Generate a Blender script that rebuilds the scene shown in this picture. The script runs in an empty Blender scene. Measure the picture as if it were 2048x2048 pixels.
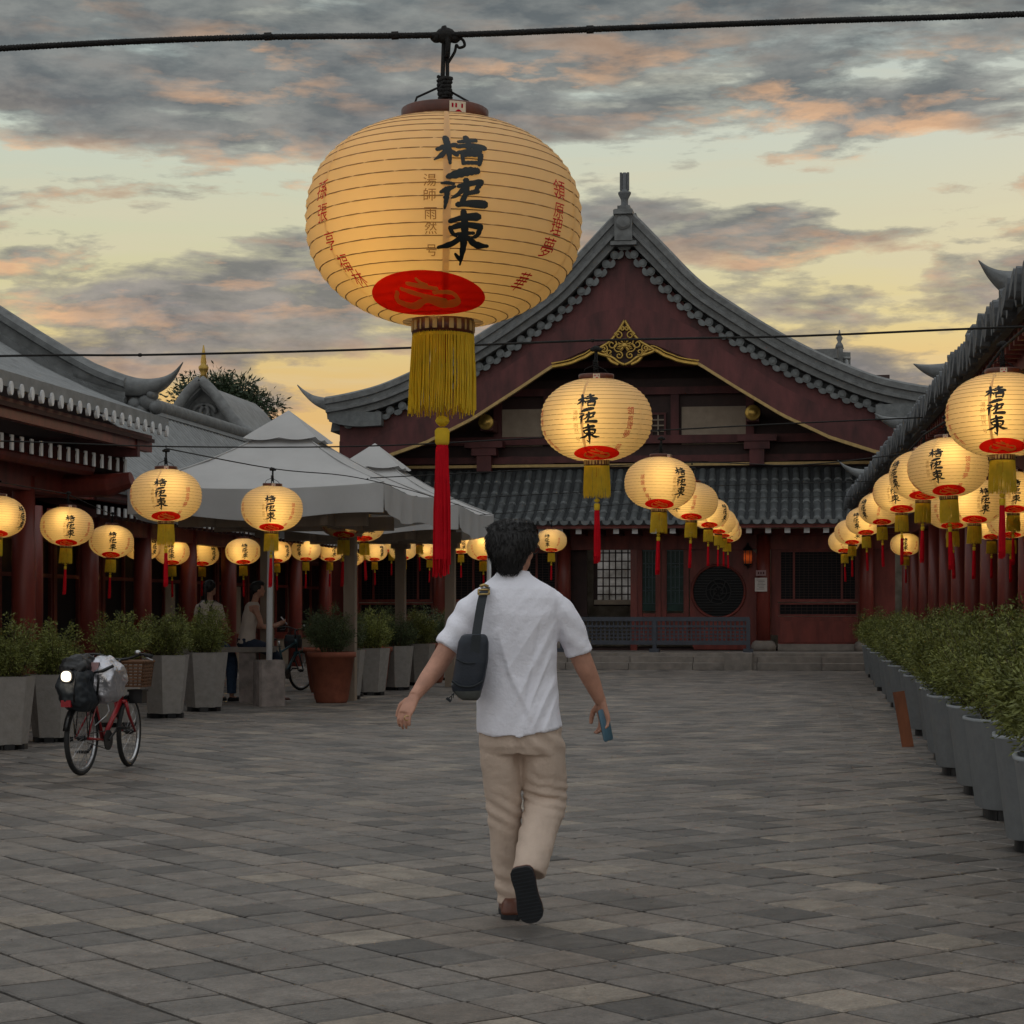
import bpy, bmesh, math, random
from mathutils import Vector, Matrix, noise
from math import sin, cos, pi, sqrt, radians as RAD

random.seed(7)
sc = bpy.context.scene
COL = sc.collection

# ------------------------------------------------------------------ camera
TH = RAD(8.58)                 # the camera looks 8.6 degrees left of the courtyard axis (+Y)
FPX, CAMH, HZ, CX = 4000.0, 1.35, 1221.0, 1024.0
cam = bpy.data.cameras.new('camera')
cam.sensor_width = 36.0
cam.lens = 36.0 * FPX / 2048.0
cam.shift_y = (HZ - 1024.0) / 2048.0
cam.clip_start, cam.clip_end = 0.1, 3000
camo = bpy.data.objects.new('camera', cam)
camo.location = (0, 0, CAMH)
camo.rotation_euler = (RAD(90), 0, TH)
COL.objects.link(camo)
sc.camera = camo

CT, ST = cos(TH), sin(TH)
def wd(X, Y, Z=0.0):
    """a point given right of / ahead of the camera -> courtyard coordinates"""
    return Vector((X * CT - Y * ST, X * ST + Y * CT, Z))
def P(u, v, Y):
    return wd((u - CX) / FPX * Y, Y, CAMH + (HZ - v) / FPX * Y)
def G(u, v, z=0.0):
    return P(u, v, FPX * (CAMH - z) / (v - HZ))
def proj(p):
    X = p[0] * CT + p[1] * ST
    Y = -p[0] * ST + p[1] * CT
    return CX + FPX * X / Y, HZ - FPX * (p[2] - CAMH) / Y, Y

# ------------------------------------------------------------------ render settings
sc.view_settings.view_transform = 'Standard'
sc.view_settings.look = 'None'
sc.view_settings.gamma = 1.0
sc.view_settings.exposure = 0.14
sc.view_settings.use_curve_mapping = False
sc.render.engine = 'CYCLES'
sc.cycles.use_denoising = True
sc.cycles.max_bounces = 6
sc.cycles.sample_clamp_indirect = 4.0

# ------------------------------------------------------------------ node helper
class NT:
    def __init__(s, tree):
        s.t = tree; s.n = tree.nodes; s.l = tree.links
    def new(s, typ, **kw):
        n = s.n.new(typ)
        for k, v in kw.items():
            if k == 'inp':
                for i, x in v.items():
                    if hasattr(x, 'is_output') or isinstance(x, bpy.types.NodeSocket): s.l.new(x, n.inputs[i])
                    else: n.inputs[i].default_value = x
            else: setattr(n, k, v)
        return n
    def math(s, op, a, b=None, c=None, clamp=False):
        n = s.n.new('ShaderNodeMath'); n.operation = op; n.use_clamp = clamp
        for i, x in enumerate((a, b, c)):
            if x is None: continue
            if isinstance(x, bpy.types.NodeSocket): s.l.new(x, n.inputs[i])
            else: n.inputs[i].default_value = x
        return n.outputs[0]
    def mix(s, f, a, b, blend='MIX'):
        n = s.n.new('ShaderNodeMix'); n.data_type = 'RGBA'; n.blend_type = blend
        for i, x in ((0, f), (6, a), (7, b)):
            if isinstance(x, bpy.types.NodeSocket): s.l.new(x, n.inputs[i])
            else: n.inputs[i].default_value = x if i == 0 else (tuple(x) + (1.0,))[:4]
        return n.outputs[2]
    def ramp(s, f, stops, interp='LINEAR'):
        n = s.n.new('ShaderNodeValToRGB'); n.color_ramp.interpolation = interp
        e = n.color_ramp.elements
        while len(e) < len(stops): e.new(0.5)
        for k, (p, c) in enumerate(stops):
            e[k].position = p
            e[k].color = (c, c, c, 1) if isinstance(c, (int, float)) else (*c, 1)
        if isinstance(f, bpy.types.NodeSocket): s.l.new(f, n.inputs[0])
        return n.outputs[0]
    def noise(s, vec, scale, detail=4, rough=0.55, dist=0.0):
        n = s.new('ShaderNodeTexNoise')
        n.inputs['Scale'].default_value = scale; n.inputs['Detail'].default_value = detail
        n.inputs['Roughness'].default_value = rough; n.inputs['Distortion'].default_value = dist
        if vec is not None: s.l.new(vec, n.inputs['Vector'])
        return n.outputs[0]
    def mapping(s, vec, scale=(1, 1, 1), loc=(0, 0, 0), rot=(0, 0, 0)):
        n = s.new('ShaderNodeMapping')
        s.l.new(vec, n.inputs[0]); n.inputs['Location'].default_value = loc
        n.inputs['Rotation'].default_value = rot; n.inputs['Scale'].default_value = scale
        return n.outputs[0]

# ------------------------------------------------------------------ dusk sky
SUN_EL, SUN_AZ = RAD(3.0), RAD(20)      # low sun far behind the temple, a little to the right
world = bpy.data.worlds.new('World'); sc.world = world
world.use_nodes = True
W = NT(world.node_tree); W.n.clear()
tc = W.new('ShaderNodeTexCoord').outputs['Generated']
nishita = W.new('ShaderNodeTexSky', sky_type='NISHITA', sun_disc=False)
nishita.sun_elevation = SUN_EL; nishita.sun_rotation = SUN_AZ
nishita.air_density = 1.6; nishita.dust_density = 2.5
sep = W.new('ShaderNodeSeparateXYZ'); W.l.new(tc, sep.inputs[0])
el = W.math('MAXIMUM', sep.outputs[2], 0.0)
sq = W.math('POWER', el, 0.5)
clear = W.ramp(sq, [(0.0, (0.66, 0.36, 0.14)), (0.27, (0.74, 0.45, 0.18)), (0.335, (0.72, 0.49, 0.20)), (0.378, (0.67, 0.59, 0.30)),
                    (0.43, (0.61, 0.61, 0.43)), (0.48, (0.55, 0.61, 0.53)), (0.52, (0.46, 0.55, 0.53)), (0.56, (0.40, 0.49, 0.50)), (0.75, (0.31, 0.39, 0.44)), (1.0, (0.37, 0.42, 0.48))])
east = W.ramp(sq, [(0.0, (0.43, 0.40, 0.39)), (0.4, (0.43, 0.44, 0.46)), (0.7, (0.39, 0.43, 0.47)), (1.0, (0.37, 0.42, 0.48))])
dp = W.new('ShaderNodeVectorMath', operation='DOT_PRODUCT'); W.l.new(tc, dp.inputs[0]); dp.inputs[1].default_value = (sin(SUN_AZ), cos(SUN_AZ), 0)
west = W.ramp(W.math('ADD', W.math('MULTIPLY', dp.outputs['Value'], .5), .5), [(0.35, 0.0), (0.85, 1.0)])
clear = W.mix(west, east, clear)
clear = W.mix(0.12, clear, W.mix(1.0, nishita.outputs[0], (0.12, 0.12, 0.12), 'MULTIPLY'))
# two decks of cloud; the second lookup a little nearer the sun tells which flank is lit
warp = W.new('ShaderNodeTexNoise'); warp.inputs['Scale'].default_value = 9; warp.inputs['Detail'].default_value = 3
W.l.new(tc, warp.inputs['Vector'])
wv = W.new('ShaderNodeVectorMath', operation='MULTIPLY_ADD')
W.l.new(warp.outputs[1], wv.inputs[0]); wv.inputs[1].default_value = (.035, .035, .012); W.l.new(tc, wv.inputs[2])
def deck(off, shift):
    m = W.mapping(wv.outputs[0], (9, 9, 36), (off[0] + shift * .25, off[1], off[2] + shift))
    a = W.noise(m, 1.0, 11, 0.60, 0.0)
    m2 = W.mapping(wv.outputs[0], (3.2, 3.2, 15), (off[0] + 4, off[1] + 2, off[2] + 7 + shift * .4))
    return W.math('ADD', W.math('MULTIPLY', a, .72), W.math('MULTIPLY', W.noise(m2, 1.0, 3, 0.5, 0.0), .36))
d1 = deck((3.1, 1.7, 0.4), 0.0)
d1b = deck((3.1, 1.7, 0.4), -0.26)
bias = W.ramp(el, [(0.0, .30), (0.085, .40), (0.115, .51), (0.135, .535), (0.155, .53), (0.185, .515), (0.215, .445), (0.235, .54), (0.265, .585), (0.32, .62), (0.6, .53), (1.0, .5)])
dens = W.math('ADD', d1, W.math('SUBTRACT', bias, 0.5))
densb = W.math('ADD', d1b, W.math('SUBTRACT', bias, 0.5))
cover = W.ramp(dens, [(0.520, 0.0), (0.555, 0.55), (0.60, .90), (0.68, 1.0)])
lit = W.math('MULTIPLY', W.math('SUBTRACT', dens, densb), 14.0, clamp=True)
thin = W.ramp(dens, [(0.53, 1.0), (0.70, 0.0)])
lit = W.math('MULTIPLY', lit, W.math('ADD', W.math('MULTIPLY', thin, .7), .3), clamp=True)
big = W.noise(W.mapping(tc, (6, 6, 20), (1, 5, 2)), 1.0, 2)
lit = W.math('MULTIPLY', lit, W.ramp(big, [(0.44, 0.10), (0.60, 1.0)]))
greyc = W.ramp(el, [(0.0, (0.23, 0.20, 0.19)), (0.18, (0.145, 0.150, 0.156)), (0.3, (0.112, 0.130, 0.138)), (1.0, (0.28, 0.30, 0.33))])
fine = W.noise(W.mapping(wv.outputs[0], (30, 30, 90)), 1.0, 6, 0.6)
greyc = W.mix(W.ramp(fine, [(.38, 0.), (.66, 1.)]), greyc, W.mix(1.0, greyc, (1.9, 1.75, 1.6), 'MULTIPLY'))
cloudc = W.mix(lit, greyc, W.mix(west, (0.40, 0.33, 0.38), (0.84, 0.47, 0.24)))
# thin high streaks
st = W.noise(W.mapping(wv.outputs[0], (6, 6, 75), (8, 2, 1)), 1.0, 5, 0.55)
clear = W.mix(W.ramp(st, [(0.45, 0.0), (0.70, 0.55)]), clear, (0.62, 0.56, 0.40))
skyc = W.mix(cover, clear, cloudc)
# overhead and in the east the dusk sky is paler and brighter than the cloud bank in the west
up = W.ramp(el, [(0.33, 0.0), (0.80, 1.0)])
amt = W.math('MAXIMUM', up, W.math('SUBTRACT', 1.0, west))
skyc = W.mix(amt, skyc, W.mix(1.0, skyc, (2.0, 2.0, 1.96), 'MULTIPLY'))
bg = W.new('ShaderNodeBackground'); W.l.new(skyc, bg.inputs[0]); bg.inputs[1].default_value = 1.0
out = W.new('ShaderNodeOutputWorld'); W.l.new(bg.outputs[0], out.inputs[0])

sun = bpy.data.lights.new('sun', 'SUN'); sun.energy = 0.25; sun.angle = RAD(12); sun.color = (1.0, 0.72, 0.45)
suno = bpy.data.objects.new('sun', sun); COL.objects.link(suno)
sd = Vector((sin(SUN_AZ) * cos(SUN_EL), cos(SUN_AZ) * cos(SUN_EL), sin(SUN_EL)))
suno.rotation_euler = sd.to_track_quat('Z', 'Y').to_euler()
suno.location = (0, 0, 30)

# ------------------------------------------------------------------ materials
def mat(name, c, rough=0.6, var=0.18, scale=6.0, bump=0.0, bscale=40.0, metal=0.0, stretch=(1, 1, 1), spec=0.4, objcol=False, attr=None, rnd=0.0, c2=None, fine=0.0):
    m = bpy.data.materials.new(name); m.use_nodes = True
    T = NT(m.node_tree); b = T.n['Principled BSDF']
    co = T.new('ShaderNodeTexCoord').outputs['Object']
    oi = T.new('ShaderNodeObjectInfo')
    va = T.new('ShaderNodeVectorMath', operation='ADD'); T.l.new(co, va.inputs[0])
    T.l.new(T.math('MULTIPLY', oi.outputs['Random'], 37.0), va.inputs[1])
    vec = T.mapping(va.outputs[0], stretch)
    n = T.noise(vec, scale, 6, 0.6)
    base = T.mix(T.ramp(n, [(0.3, 0.0), (0.7, 1.0)]), [x * (1 - var) for x in c], [x * (1 + var) for x in (c2 or c)])
    if fine:
        nf = T.noise(vec, 70, 4, 0.7); base = T.mix(1.0, base, T.ramp(nf, [(0.3, 1 - fine), (0.7, 1 + fine)]), 'MULTIPLY')
        ng = T.noise(T.new('ShaderNodeNewGeometry').outputs['Position'], 1.1, 5, 0.6); base = T.mix(1.0, base, T.ramp(ng, [(0.35, .82), (0.65, 1.12)]), 'MULTIPLY')
    if fine:
        gp_ = T.new('ShaderNodeNewGeometry').outputs['Position']
        st_ = T.noise(gp_, 4.5, 6, 0.7); base = T.mix(1.0, base, T.ramp(st_, [(0.56, 1.0), (0.68, .70)]), 'MULTIPLY')
        vo = T.new('ShaderNodeTexVoronoi'); vo.inputs['Scale'].default_value = 3.1; T.l.new(gp_, vo.inputs['Vector']); base = T.mix(1.0, base, T.ramp(vo.outputs['Distance'], [(0.045, .62), (0.075, 1.0)]), 'MULTIPLY')
    if objcol: base = T.mix(1.0, base, oi.outputs['Color'], 'MULTIPLY')
    if attr:
        at = T.new('ShaderNodeAttribute', attribute_name=attr)
        base = T.mix(1.0, base, at.outputs['Color'], 'MULTIPLY')
    if rnd:
        f = T.math('ADD', T.math('MULTIPLY', oi.outputs['Random'], 2 * rnd), 1 - rnd)
        cc = T.new('ShaderNodeCombineColor'); [T.l.new(f, cc.inputs[i]) for i in range(3)]
        base = T.mix(1.0, base, cc.outputs[0], 'MULTIPLY')
    T.l.new(base, b.inputs['Base Color'])
    b.inputs['Roughness'].default_value = rough; b.inputs['Metallic'].default_value = metal
    b.inputs['Specular IOR Level'].default_value = spec
    if bump:
        bn = T.new('ShaderNodeBump'); bn.inputs['Strength'].default_value = bump; bn.inputs['Distance'].default_value = 0.02
        T.l.new(T.noise(vec, bscale, 6, 0.65), bn.inputs['Height']); T.l.new(bn.outputs[0], b.inputs['Normal'])
    return m

def translucent(name, c, trans=0.55, var=0.08, scale=5.0, tc2=None):
    m = bpy.data.materials.new(name); m.use_nodes = True
    T = NT(m.node_tree); T.n.remove(T.n['Principled BSDF'])
    co = T.new('ShaderNodeTexCoord').outputs['Object']
    n = T.noise(co, scale, 5, 0.6)
    base = T.mix(n, [x * (1 - var) for x in c], [x * (1 + var) for x in c])
    d = T.new('ShaderNodeBsdfDiffuse'); T.l.new(base, d.inputs[0])
    t = T.new('ShaderNodeBsdfTranslucent'); T.l.new(base, t.inputs[0])
    if tc2:
        b2 = T.mix(n, [x * (1 - var) for x in tc2], [x * (1 + var) for x in tc2]); T.l.new(b2, t.inputs[0])
    mx = T.new('ShaderNodeMixShader'); mx.inputs[0].default_value = trans
    T.l.new(d.outputs[0], mx.inputs[1]); T.l.new(t.outputs[0], mx.inputs[2])
    T.l.new(mx.outputs[0], T.n['Material Output'].inputs[0])
    return m

def emis(name, c, s):
    m = bpy.data.materials.new(name); m.use_nodes = True
    b = m.node_tree.nodes['Principled BSDF']
    b.inputs['Base Color'].default_value = (*c, 1); b.inputs['Emission Color'].default_value = (*c, 1)
    b.inputs['Emission Strength'].default_value = s
    return m

M = {}
M['ground'] = mat('joint_sand', (0.006, 0.0055, 0.005), 0.95, 0.3, 3, 0.3)
M['paver'] = mat('paver_stone', (0.156, 0.136, 0.120), 0.50, 0.26, 9.0, 0.5, 60, objcol=True, c2=(0.160, 0.140, 0.123), fine=.28)
M['paver_far'] = mat('paver_stone_far', (0.156, 0.136, 0.120), 0.50, 0.26, 9.0, 0.5, 60, attr='tint', c2=(0.160, 0.140, 0.123), fine=.28)
M['stone'] = mat('step_stone', (0.22, 0.19, 0.165), 0.85, 0.25, 4, 0.3, 30)
M['tile'] = mat('grey_roof_tile', (0.130, 0.140, 0.142), 0.6, 0.28, 7, 0.35, 30, rnd=0.14)
M['tile_pale'] = mat('pale_roof_tile', (0.19, 0.197, 0.198), 0.65, 0.25, 5, 0.3, 30)
M['tile_dark'] = mat('weathered_dark_tile', (0.095, 0.10, 0.105), 0.7, 0.3, 7, 0.35, 30)
M['pan_mid'] = mat('mid_pan_tile', (0.07, 0.074, 0.076), 0.7, 0.3, 7, 0.35, 30)
M['pan'] = mat('dark_pan_tile', (0.035, 0.038, 0.04), 0.7, 0.3, 7, 0.35, 30)
M['ridge'] = mat('ridge_mortar', (0.135, 0.140, 0.140), 0.75, 0.3, 6, 0.4, 26)
M['horn'] = mat('horn_plaster', (0.155, 0.16, 0.16), 0.75, 0.3, 6, 0.4, 26)
M['redwood'] = mat('red_lacquered_wood', (0.165, 0.030, 0.021), 0.5, 0.40, 5, 0.12, 40, stretch=(1, 1, .25))
M['redcol'] = mat('red_lacquered_column', (0.19, 0.036, 0.026), 0.38, 0.22, 6, 0.08, 30, stretch=(1, 1, .2))
M['maroon'] = mat('maroon_bargeboard', (0.082, 0.020, 0.020), 0.6, 0.5, 2.6, 0.2, 30, stretch=(1, 1, .35))
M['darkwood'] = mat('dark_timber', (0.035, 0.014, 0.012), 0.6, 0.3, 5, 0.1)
M['soffit'] = mat('soffit_timber', (0.05, 0.014, 0.012), 0.7, 0.3, 5, 0.1)
M['cream'] = mat('cream_plaster', (0.32, 0.26, 0.20), 0.85, 0.15, 4, 0.1)
M['gold'] = mat('gilt', (0.42, 0.27, 0.065), 0.35, 0.2, 9, 0.1, metal=0.7)
M['goldpaint'] = mat('gilt_trim', (0.36, 0.245, 0.095), 0.45, 0.2, 9, 0.1, metal=0.3)
M['white'] = mat('white_paint', (0.66, 0.66, 0.66), 0.6, 0.06, 8, 0.05)
M['glass'] = mat('dark_glass', (0.012, 0.012, 0.014), 0.35, 0.2, 3, 0.02, 5, spec=0.07)
M['glassgreen'] = mat('green_glass', (0.02, 0.045, 0.038), 0.3, 0.3, 4, 0.03, 6, spec=0.12)
M['black'] = mat('black_metal', (0.012, 0.012, 0.013), 0.4, 0.2, 8)
M['barrier'] = mat('blue_black_barrier', (0.045, 0.050, 0.064), 0.5, 0.2, 6)
M['rope'] = mat('black_rope', (0.012, 0.011, 0.010), 0.85, 0.35, 60, 0.5, 200)
M['wirecord'] = mat('brown_cord', (0.045, 0.034, 0.026), 0.8, 0.3, 50)
M['paper'] = translucent('lantern_paper', (0.66, 0.55, 0.40), 0.62, tc2=(0.90, 0.73, 0.42))
M['rib'] = mat('bamboo_rib', (0.26, 0.14, 0.055), 0.7, 0.2, 20)
M['redpaper'] = translucent('red_print', (0.80, 0.020, 0.012), 0.60)
M['ink'] = mat('black_ink', (0.010, 0.014, 0.014), 0.6, 0.2, 40)
M['redink'] = translucent('crimson_ink', (0.55, 0.012, 0.045), 0.5)
M['goldink'] = translucent('gold_ink', (0.95, 0.62, 0.10), 0.5)
M['fadedink'] = translucent('faded_brown_ink', (0.36, 0.20, 0.09), 0.5)
M['capwood'] = mat('lantern_ring_wood', (0.085, 0.020, 0.007), 0.4, 0.4, 14, 0.1)
M['fringe'] = translucent('yellow_fringe', (0.88, 0.68, 0.07), 0.5, 0.2, 30)
M['tassel'] = translucent('red_silk', (0.60, 0.012, 0.022), 0.25, 0.25, 40)
M['fabric'] = translucent('awning_canvas', (0.47, 0.46, 0.45), 0.14, 0.10, 3)
M['post'] = mat('beige_post', (0.26, 0.20, 0.15), 0.7, 0.15, 5, 0.1, stretch=(1, 1, .2))
M['concrete'] = mat('planter_concrete', (0.26, 0.238, 0.215), 0.85, 0.10, 14, 0.25, 60, c2=(0.275, 0.252, 0.23))
M['bluepot'] = mat('planter_blue_grey', (0.29, 0.31, 0.325), 0.8, 0.08, 14, 0.25, 80)
M['terracotta'] = mat('terracotta', (0.25, 0.075, 0.042), 0.75, 0.2, 7, 0.15)
M['soil'] = mat('soil', (0.03, 0.022, 0.016), 0.95, 0.4, 20, 0.5)
M['block'] = mat('stained_concrete', (0.24, 0.20, 0.18), 0.9, 0.4, 5, 0.3)
M['leaf'] = mat('leaf_green', (0.130, 0.165, 0.036), 0.6, 0.55, 9, rnd=0.2, c2=(0.175, 0.185, 0.040))
M['leafdark'] = mat('leaf_dark', (0.060, 0.090, 0.032), 0.6, 0.4, 9, c2=(0.075, 0.095, 0.035))
M['leaftree'] = mat('leaf_tree', (0.030, 0.050, 0.022), 0.6, 0.4, 2)
M['stem'] = mat('stem_brown', (0.07, 0.055, 0.03), 0.8, 0.3, 10)
M['bark'] = mat('bark', (0.06, 0.045, 0.035), 0.9, 0.3, 8, 0.4)
M['skin'] = mat('skin', (0.44, 0.225, 0.155), 0.55, 0.16, 18, 0.18, 110)
M['hair'] = mat('black_hair', (0.008, 0.007, 0.007), 0.5, 0.3, 60, 0.35, 130, stretch=(1, 1, .3))
M['shirt'] = mat('white_cotton', (0.78, 0.775, 0.845), 0.85, 0.03, 3, 0.35, 28)
M['trouser'] = mat('beige_linen', (0.54, 0.425, 0.345), 0.85, 0.07, 10, 0.35, 40)
M['shoe'] = mat('brown_leather', (0.11, 0.04, 0.025), 0.45, 0.2, 12)
M['sole'] = mat('black_rubber', (0.012, 0.013, 0.016), 0.7, 0.2, 20, 0.15, 80)
M['bag'] = mat('navy_nylon', (0.013, 0.018, 0.028), 0.55, 0.2, 18, 0.15, 120)
M['bagdark'] = mat('dark_nylon', (0.012, 0.016, 0.020), 0.6, 0.2, 18, 0.1, 120)
M['baggrey'] = mat('grey_nylon', (0.065, 0.070, 0.065), 0.6, 0.2, 18, 0.1, 120)
M['brass'] = mat('brass', (0.42, 0.30, 0.12), 0.3, 0.1, 10, metal=0.9)
M['steel'] = mat('steel', (0.45, 0.45, 0.46), 0.28, 0.1, 10, metal=0.9)
M['phone'] = mat('blue_phone', (0.07, 0.14, 0.19), 0.3, 0.1, 10)
M['jeans'] = mat('blue_denim', (0.035, 0.065, 0.12), 0.85, 0.25, 18, 0.1, 150)
M['jeansdark'] = mat('dark_denim', (0.018, 0.026, 0.048), 0.85, 0.25, 18, 0.1, 150)
M['top'] = mat('cream_top', (0.50, 0.42, 0.36), 0.85, 0.08, 8)
M['redframe'] = mat('red_enamel', (0.28, 0.016, 0.020), 0.3, 0.1, 8)
M['teal'] = mat('teal_enamel', (0.012, 0.045, 0.055), 0.3, 0.1, 8)
M['silver'] = mat('silver_foil_fabric', (0.50, 0.50, 0.54), 0.28, 0.15, 9, 0.5, 14, metal=0.75)
M['wicker'] = mat('wicker', (0.12, 0.055, 0.025), 0.7, 0.3, 30)
M['rubber'] = mat('tyre_rubber', (0.018, 0.018, 0.018), 0.8, 0.2, 10)
M['reflector'] = mat('red_reflector', (0.22, 0.008, 0.014), 0.25, 0.1, 20)
M['plank'] = mat('orange_brown_board', (0.22, 0.075, 0.032), 0.65, 0.3, 10, 0.1, stretch=(1, 1, .15))
M['notice'] = mat('notice_paper', (0.58, 0.52, 0.48), 0.8, 0.05)
M['plaque'] = mat('pink_plaque', (0.36, 0.22, 0.22), 0.7, 0.1)
M['label'] = mat('label_paper', (0.60, 0.52, 0.40), 0.8, 0.1)
M['lamp_white'] = emis('bike_lamp_glow', (1.0, 0.86, 0.66), 1.6)
M['lamp_warm'] = emis('wall_lamp_glow', (1.0, 0.34, 0.12), 2.2)
M['bulb'] = emis('bulb_glow', (1.0, 0.62, 0.18), 8.0)
M['interior'] = mat('room_wall', (0.30, 0.26, 0.20), 0.8, 0.5, 3)

# ------------------------------------------------------------------ mesh building
class MB:
    def __init__(s): s.v = []; s.f = []
    def add(s, vs, fs):
        o = len(s.v); s.v += [tuple(x) for x in vs]; s.f += [tuple(i + o for i in q) for q in fs]; return s
    def box(s, c, d, rot=None):
        hx, hy, hz = d[0] / 2, d[1] / 2, d[2] / 2
        vs = [Vector((x * hx, y * hy, z * hz)) for z in (-1, 1) for y in (-1, 1) for x in (-1, 1)]
        if rot is not None: vs = [rot @ v for v in vs]
        c = Vector(c)
        return s.add([v + c for v in vs], [(0, 2, 3, 1), (4, 5, 7, 6), (0, 1, 5, 4), (2, 6, 7, 3), (0, 4, 6, 2), (1, 3, 7, 5)])
    def loft(s, rings, cap=True, closed=True):
        n = len(rings[0]); fs = []
        for i in range(len(rings) - 1):
            for j in range(n if closed else n - 1):
                k = (j + 1) % n
                fs.append((i * n + j, i * n + k, (i + 1) * n + k, (i + 1) * n + j))
        if cap:
            fs.append(tuple(reversed(range(n)))); fs.append(tuple((len(rings) - 1) * n + j for j in range(n)))
        return s.add([p for r in rings for p in r], fs)
    def tube(s, path, r, seg=8, cap=True, flat=1.0, up=None):
        path = [Vector(p) for p in path]; n = len(path)
        if not isinstance(r, (list, tuple)): r = [r] * n
        rings = []; ref = None
        for i, p in enumerate(path):
            t = (path[min(i + 1, n - 1)] - path[max(i - 1, 0)]).normalized()
            if ref is None:
                ref = Vector(up) if up is not None else (Vector((0, 0, 1)) if abs(t.z) < 0.9 else Vector((1, 0, 0)))
            x = ref - t * ref.dot(t)
            if x.length < 1e-6: x = t.orthogonal()
            x.normalize(); y = t.cross(x); ref = x
            rings.append([p + (x * cos(2 * pi * k / seg) + y * sin(2 * pi * k / seg) * flat) * r[i] for k in range(seg)])
        return s.loft(rings, cap)
    def lathe(s, prof, seg=24, c=(0, 0, 0), cap=True):
        c = Vector(c)
        return s.loft([[c + Vector((r * cos(2 * pi * k / seg), r * sin(2 * pi * k / seg), z)) for k in range(seg)] for r, z in prof], cap)
    def ell(s, c, r, seg=20, rows=12, rot=None):
        c = Vector(c); rings = []
        for i in range(rows + 1):
            t = -pi / 2 + pi * (i + 0.02 if i == 0 else (i - 0.02 if i == rows else i)) / rows
            ring = []
            for k in range(seg):
                a = 2 * pi * k / seg
                p = Vector((r[0] * cos(t) * cos(a), r[1] * cos(t) * sin(a), r[2] * sin(t)))
                ring.append(c + (rot @ p if rot is not None else p))
            rings.append(ring)
        return s.loft(rings)
    def plate(s, pts, off):
        """a flat outline given thickness along off"""
        off = Vector(off); a = [Vector(p) for p in pts]
        return s.loft([a, [p + off for p in a]])
    def mesh(s, name, m=None, smooth=False):
        me = bpy.data.meshes.new(name); me.from_pydata(s.v, [], s.f); me.update()
        if smooth: me.polygons.foreach_set('use_smooth', [True] * len(me.polygons))
        if m: me.materials.append(M[m] if isinstance(m, str) else m)
        return me
    def fix(s, name, m=None, smooth=False):
        """as mesh(), with outward normals"""
        me = s.mesh(name, m, smooth)
        bm = bmesh.new(); bm.from_mesh(me); bmesh.ops.recalc_face_normals(bm, faces=bm.faces); bm.to_mesh(me); bm.free()
        return me

def link(name, data, parent=None, loc=(0, 0, 0), rot=(0, 0, 0)):
    o = bpy.data.objects.new(name, data); COL.objects.link(o)
    o.parent = parent; o.location = loc; o.rotation_euler = rot
    return o
def tag(o, label=None, cat=None, group=None, kind=None):
    if label: o['label'] = label
    if cat: o['category'] = cat
    if group: o['group'] = group
    if kind: o['kind'] = kind
    return o
def thing(name, label, cat, loc=(0, 0, 0), rz=0.0, group=None):
    o = link(name, None, None, loc, (0, 0, rz)); o.empty_display_size = 0.2
    return tag(o, label, cat, group)
def part(name, mb, m, root, smooth=False, kind=None):
    """mesh given in world coordinates under an unrotated root"""
    o = link(name, mb.fix(name, m, smooth) if isinstance(mb, MB) else mb, root, -Vector(root.location))
    if kind: o['kind'] = kind
    return o
def lpart(name, mb, m, root, smooth=False, loc=(0, 0, 0), rot=(0, 0, 0), kind=None):
    """mesh in the root's own coordinates"""
    o = link(name, mb.fix(name, m, smooth) if isinstance(mb, MB) else mb, root, loc, rot)
    if kind: o['kind'] = kind
    return o
def copy_tree(o, parent=None):
    c = o.copy(); COL.objects.link(c); c.parent = parent
    for ch in list(o.children): copy_tree(ch, c)
    return c
def spline(pts, n):
    """Catmull-Rom through tuples of any length, n steps per span"""
    pts = [tuple(p) for p in pts]; out = []
    for i in range(len(pts) - 1):
        p0 = pts[max(i - 1, 0)]; p1 = pts[i]; p2 = pts[i + 1]; p3 = pts[min(i + 2, len(pts) - 1)]
        for k in range(n):
            t = k / n
            out.append(tuple(0.5 * (2 * b + (c - a) * t + (2 * a - 5 * b + 4 * c - d) * t * t + (3 * b - a - 3 * c + d) * t ** 3) for a, b, c, d in zip(p0, p1, p2, p3)))
    out.append(pts[-1]); return out
def interp(tab, x):
    if x <= tab[0][0]: return tab[0][1]
    for (x0, y0), (x1, y1) in zip(tab, tab[1:]):
        if x <= x1: return y0 + (y1 - y0) * (x - x0) / (x1 - x0)
    return tab[-1][1]
def remesh(mb, voxel, smooth=4, fac=0.5):
    o = link('tmp', mb.fix('tmp')); m = o.modifiers.new('r', 'REMESH'); m.mode = 'VOXEL'; m.voxel_size = voxel
    if smooth:
        q = o.modifiers.new('s', 'SMOOTH'); q.iterations = smooth; q.factor = fac
    dg = bpy.context.evaluated_depsgraph_get(); dg.update()
    me = bpy.data.meshes.new_from_object(o.evaluated_get(dg))
    bpy.data.objects.remove(o)
    me.polygons.foreach_set('use_smooth', [True] * len(me.polygons))
    return me
def withmat(me, m):
    me.materials.clear(); me.materials.append(M[m]); return me

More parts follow.
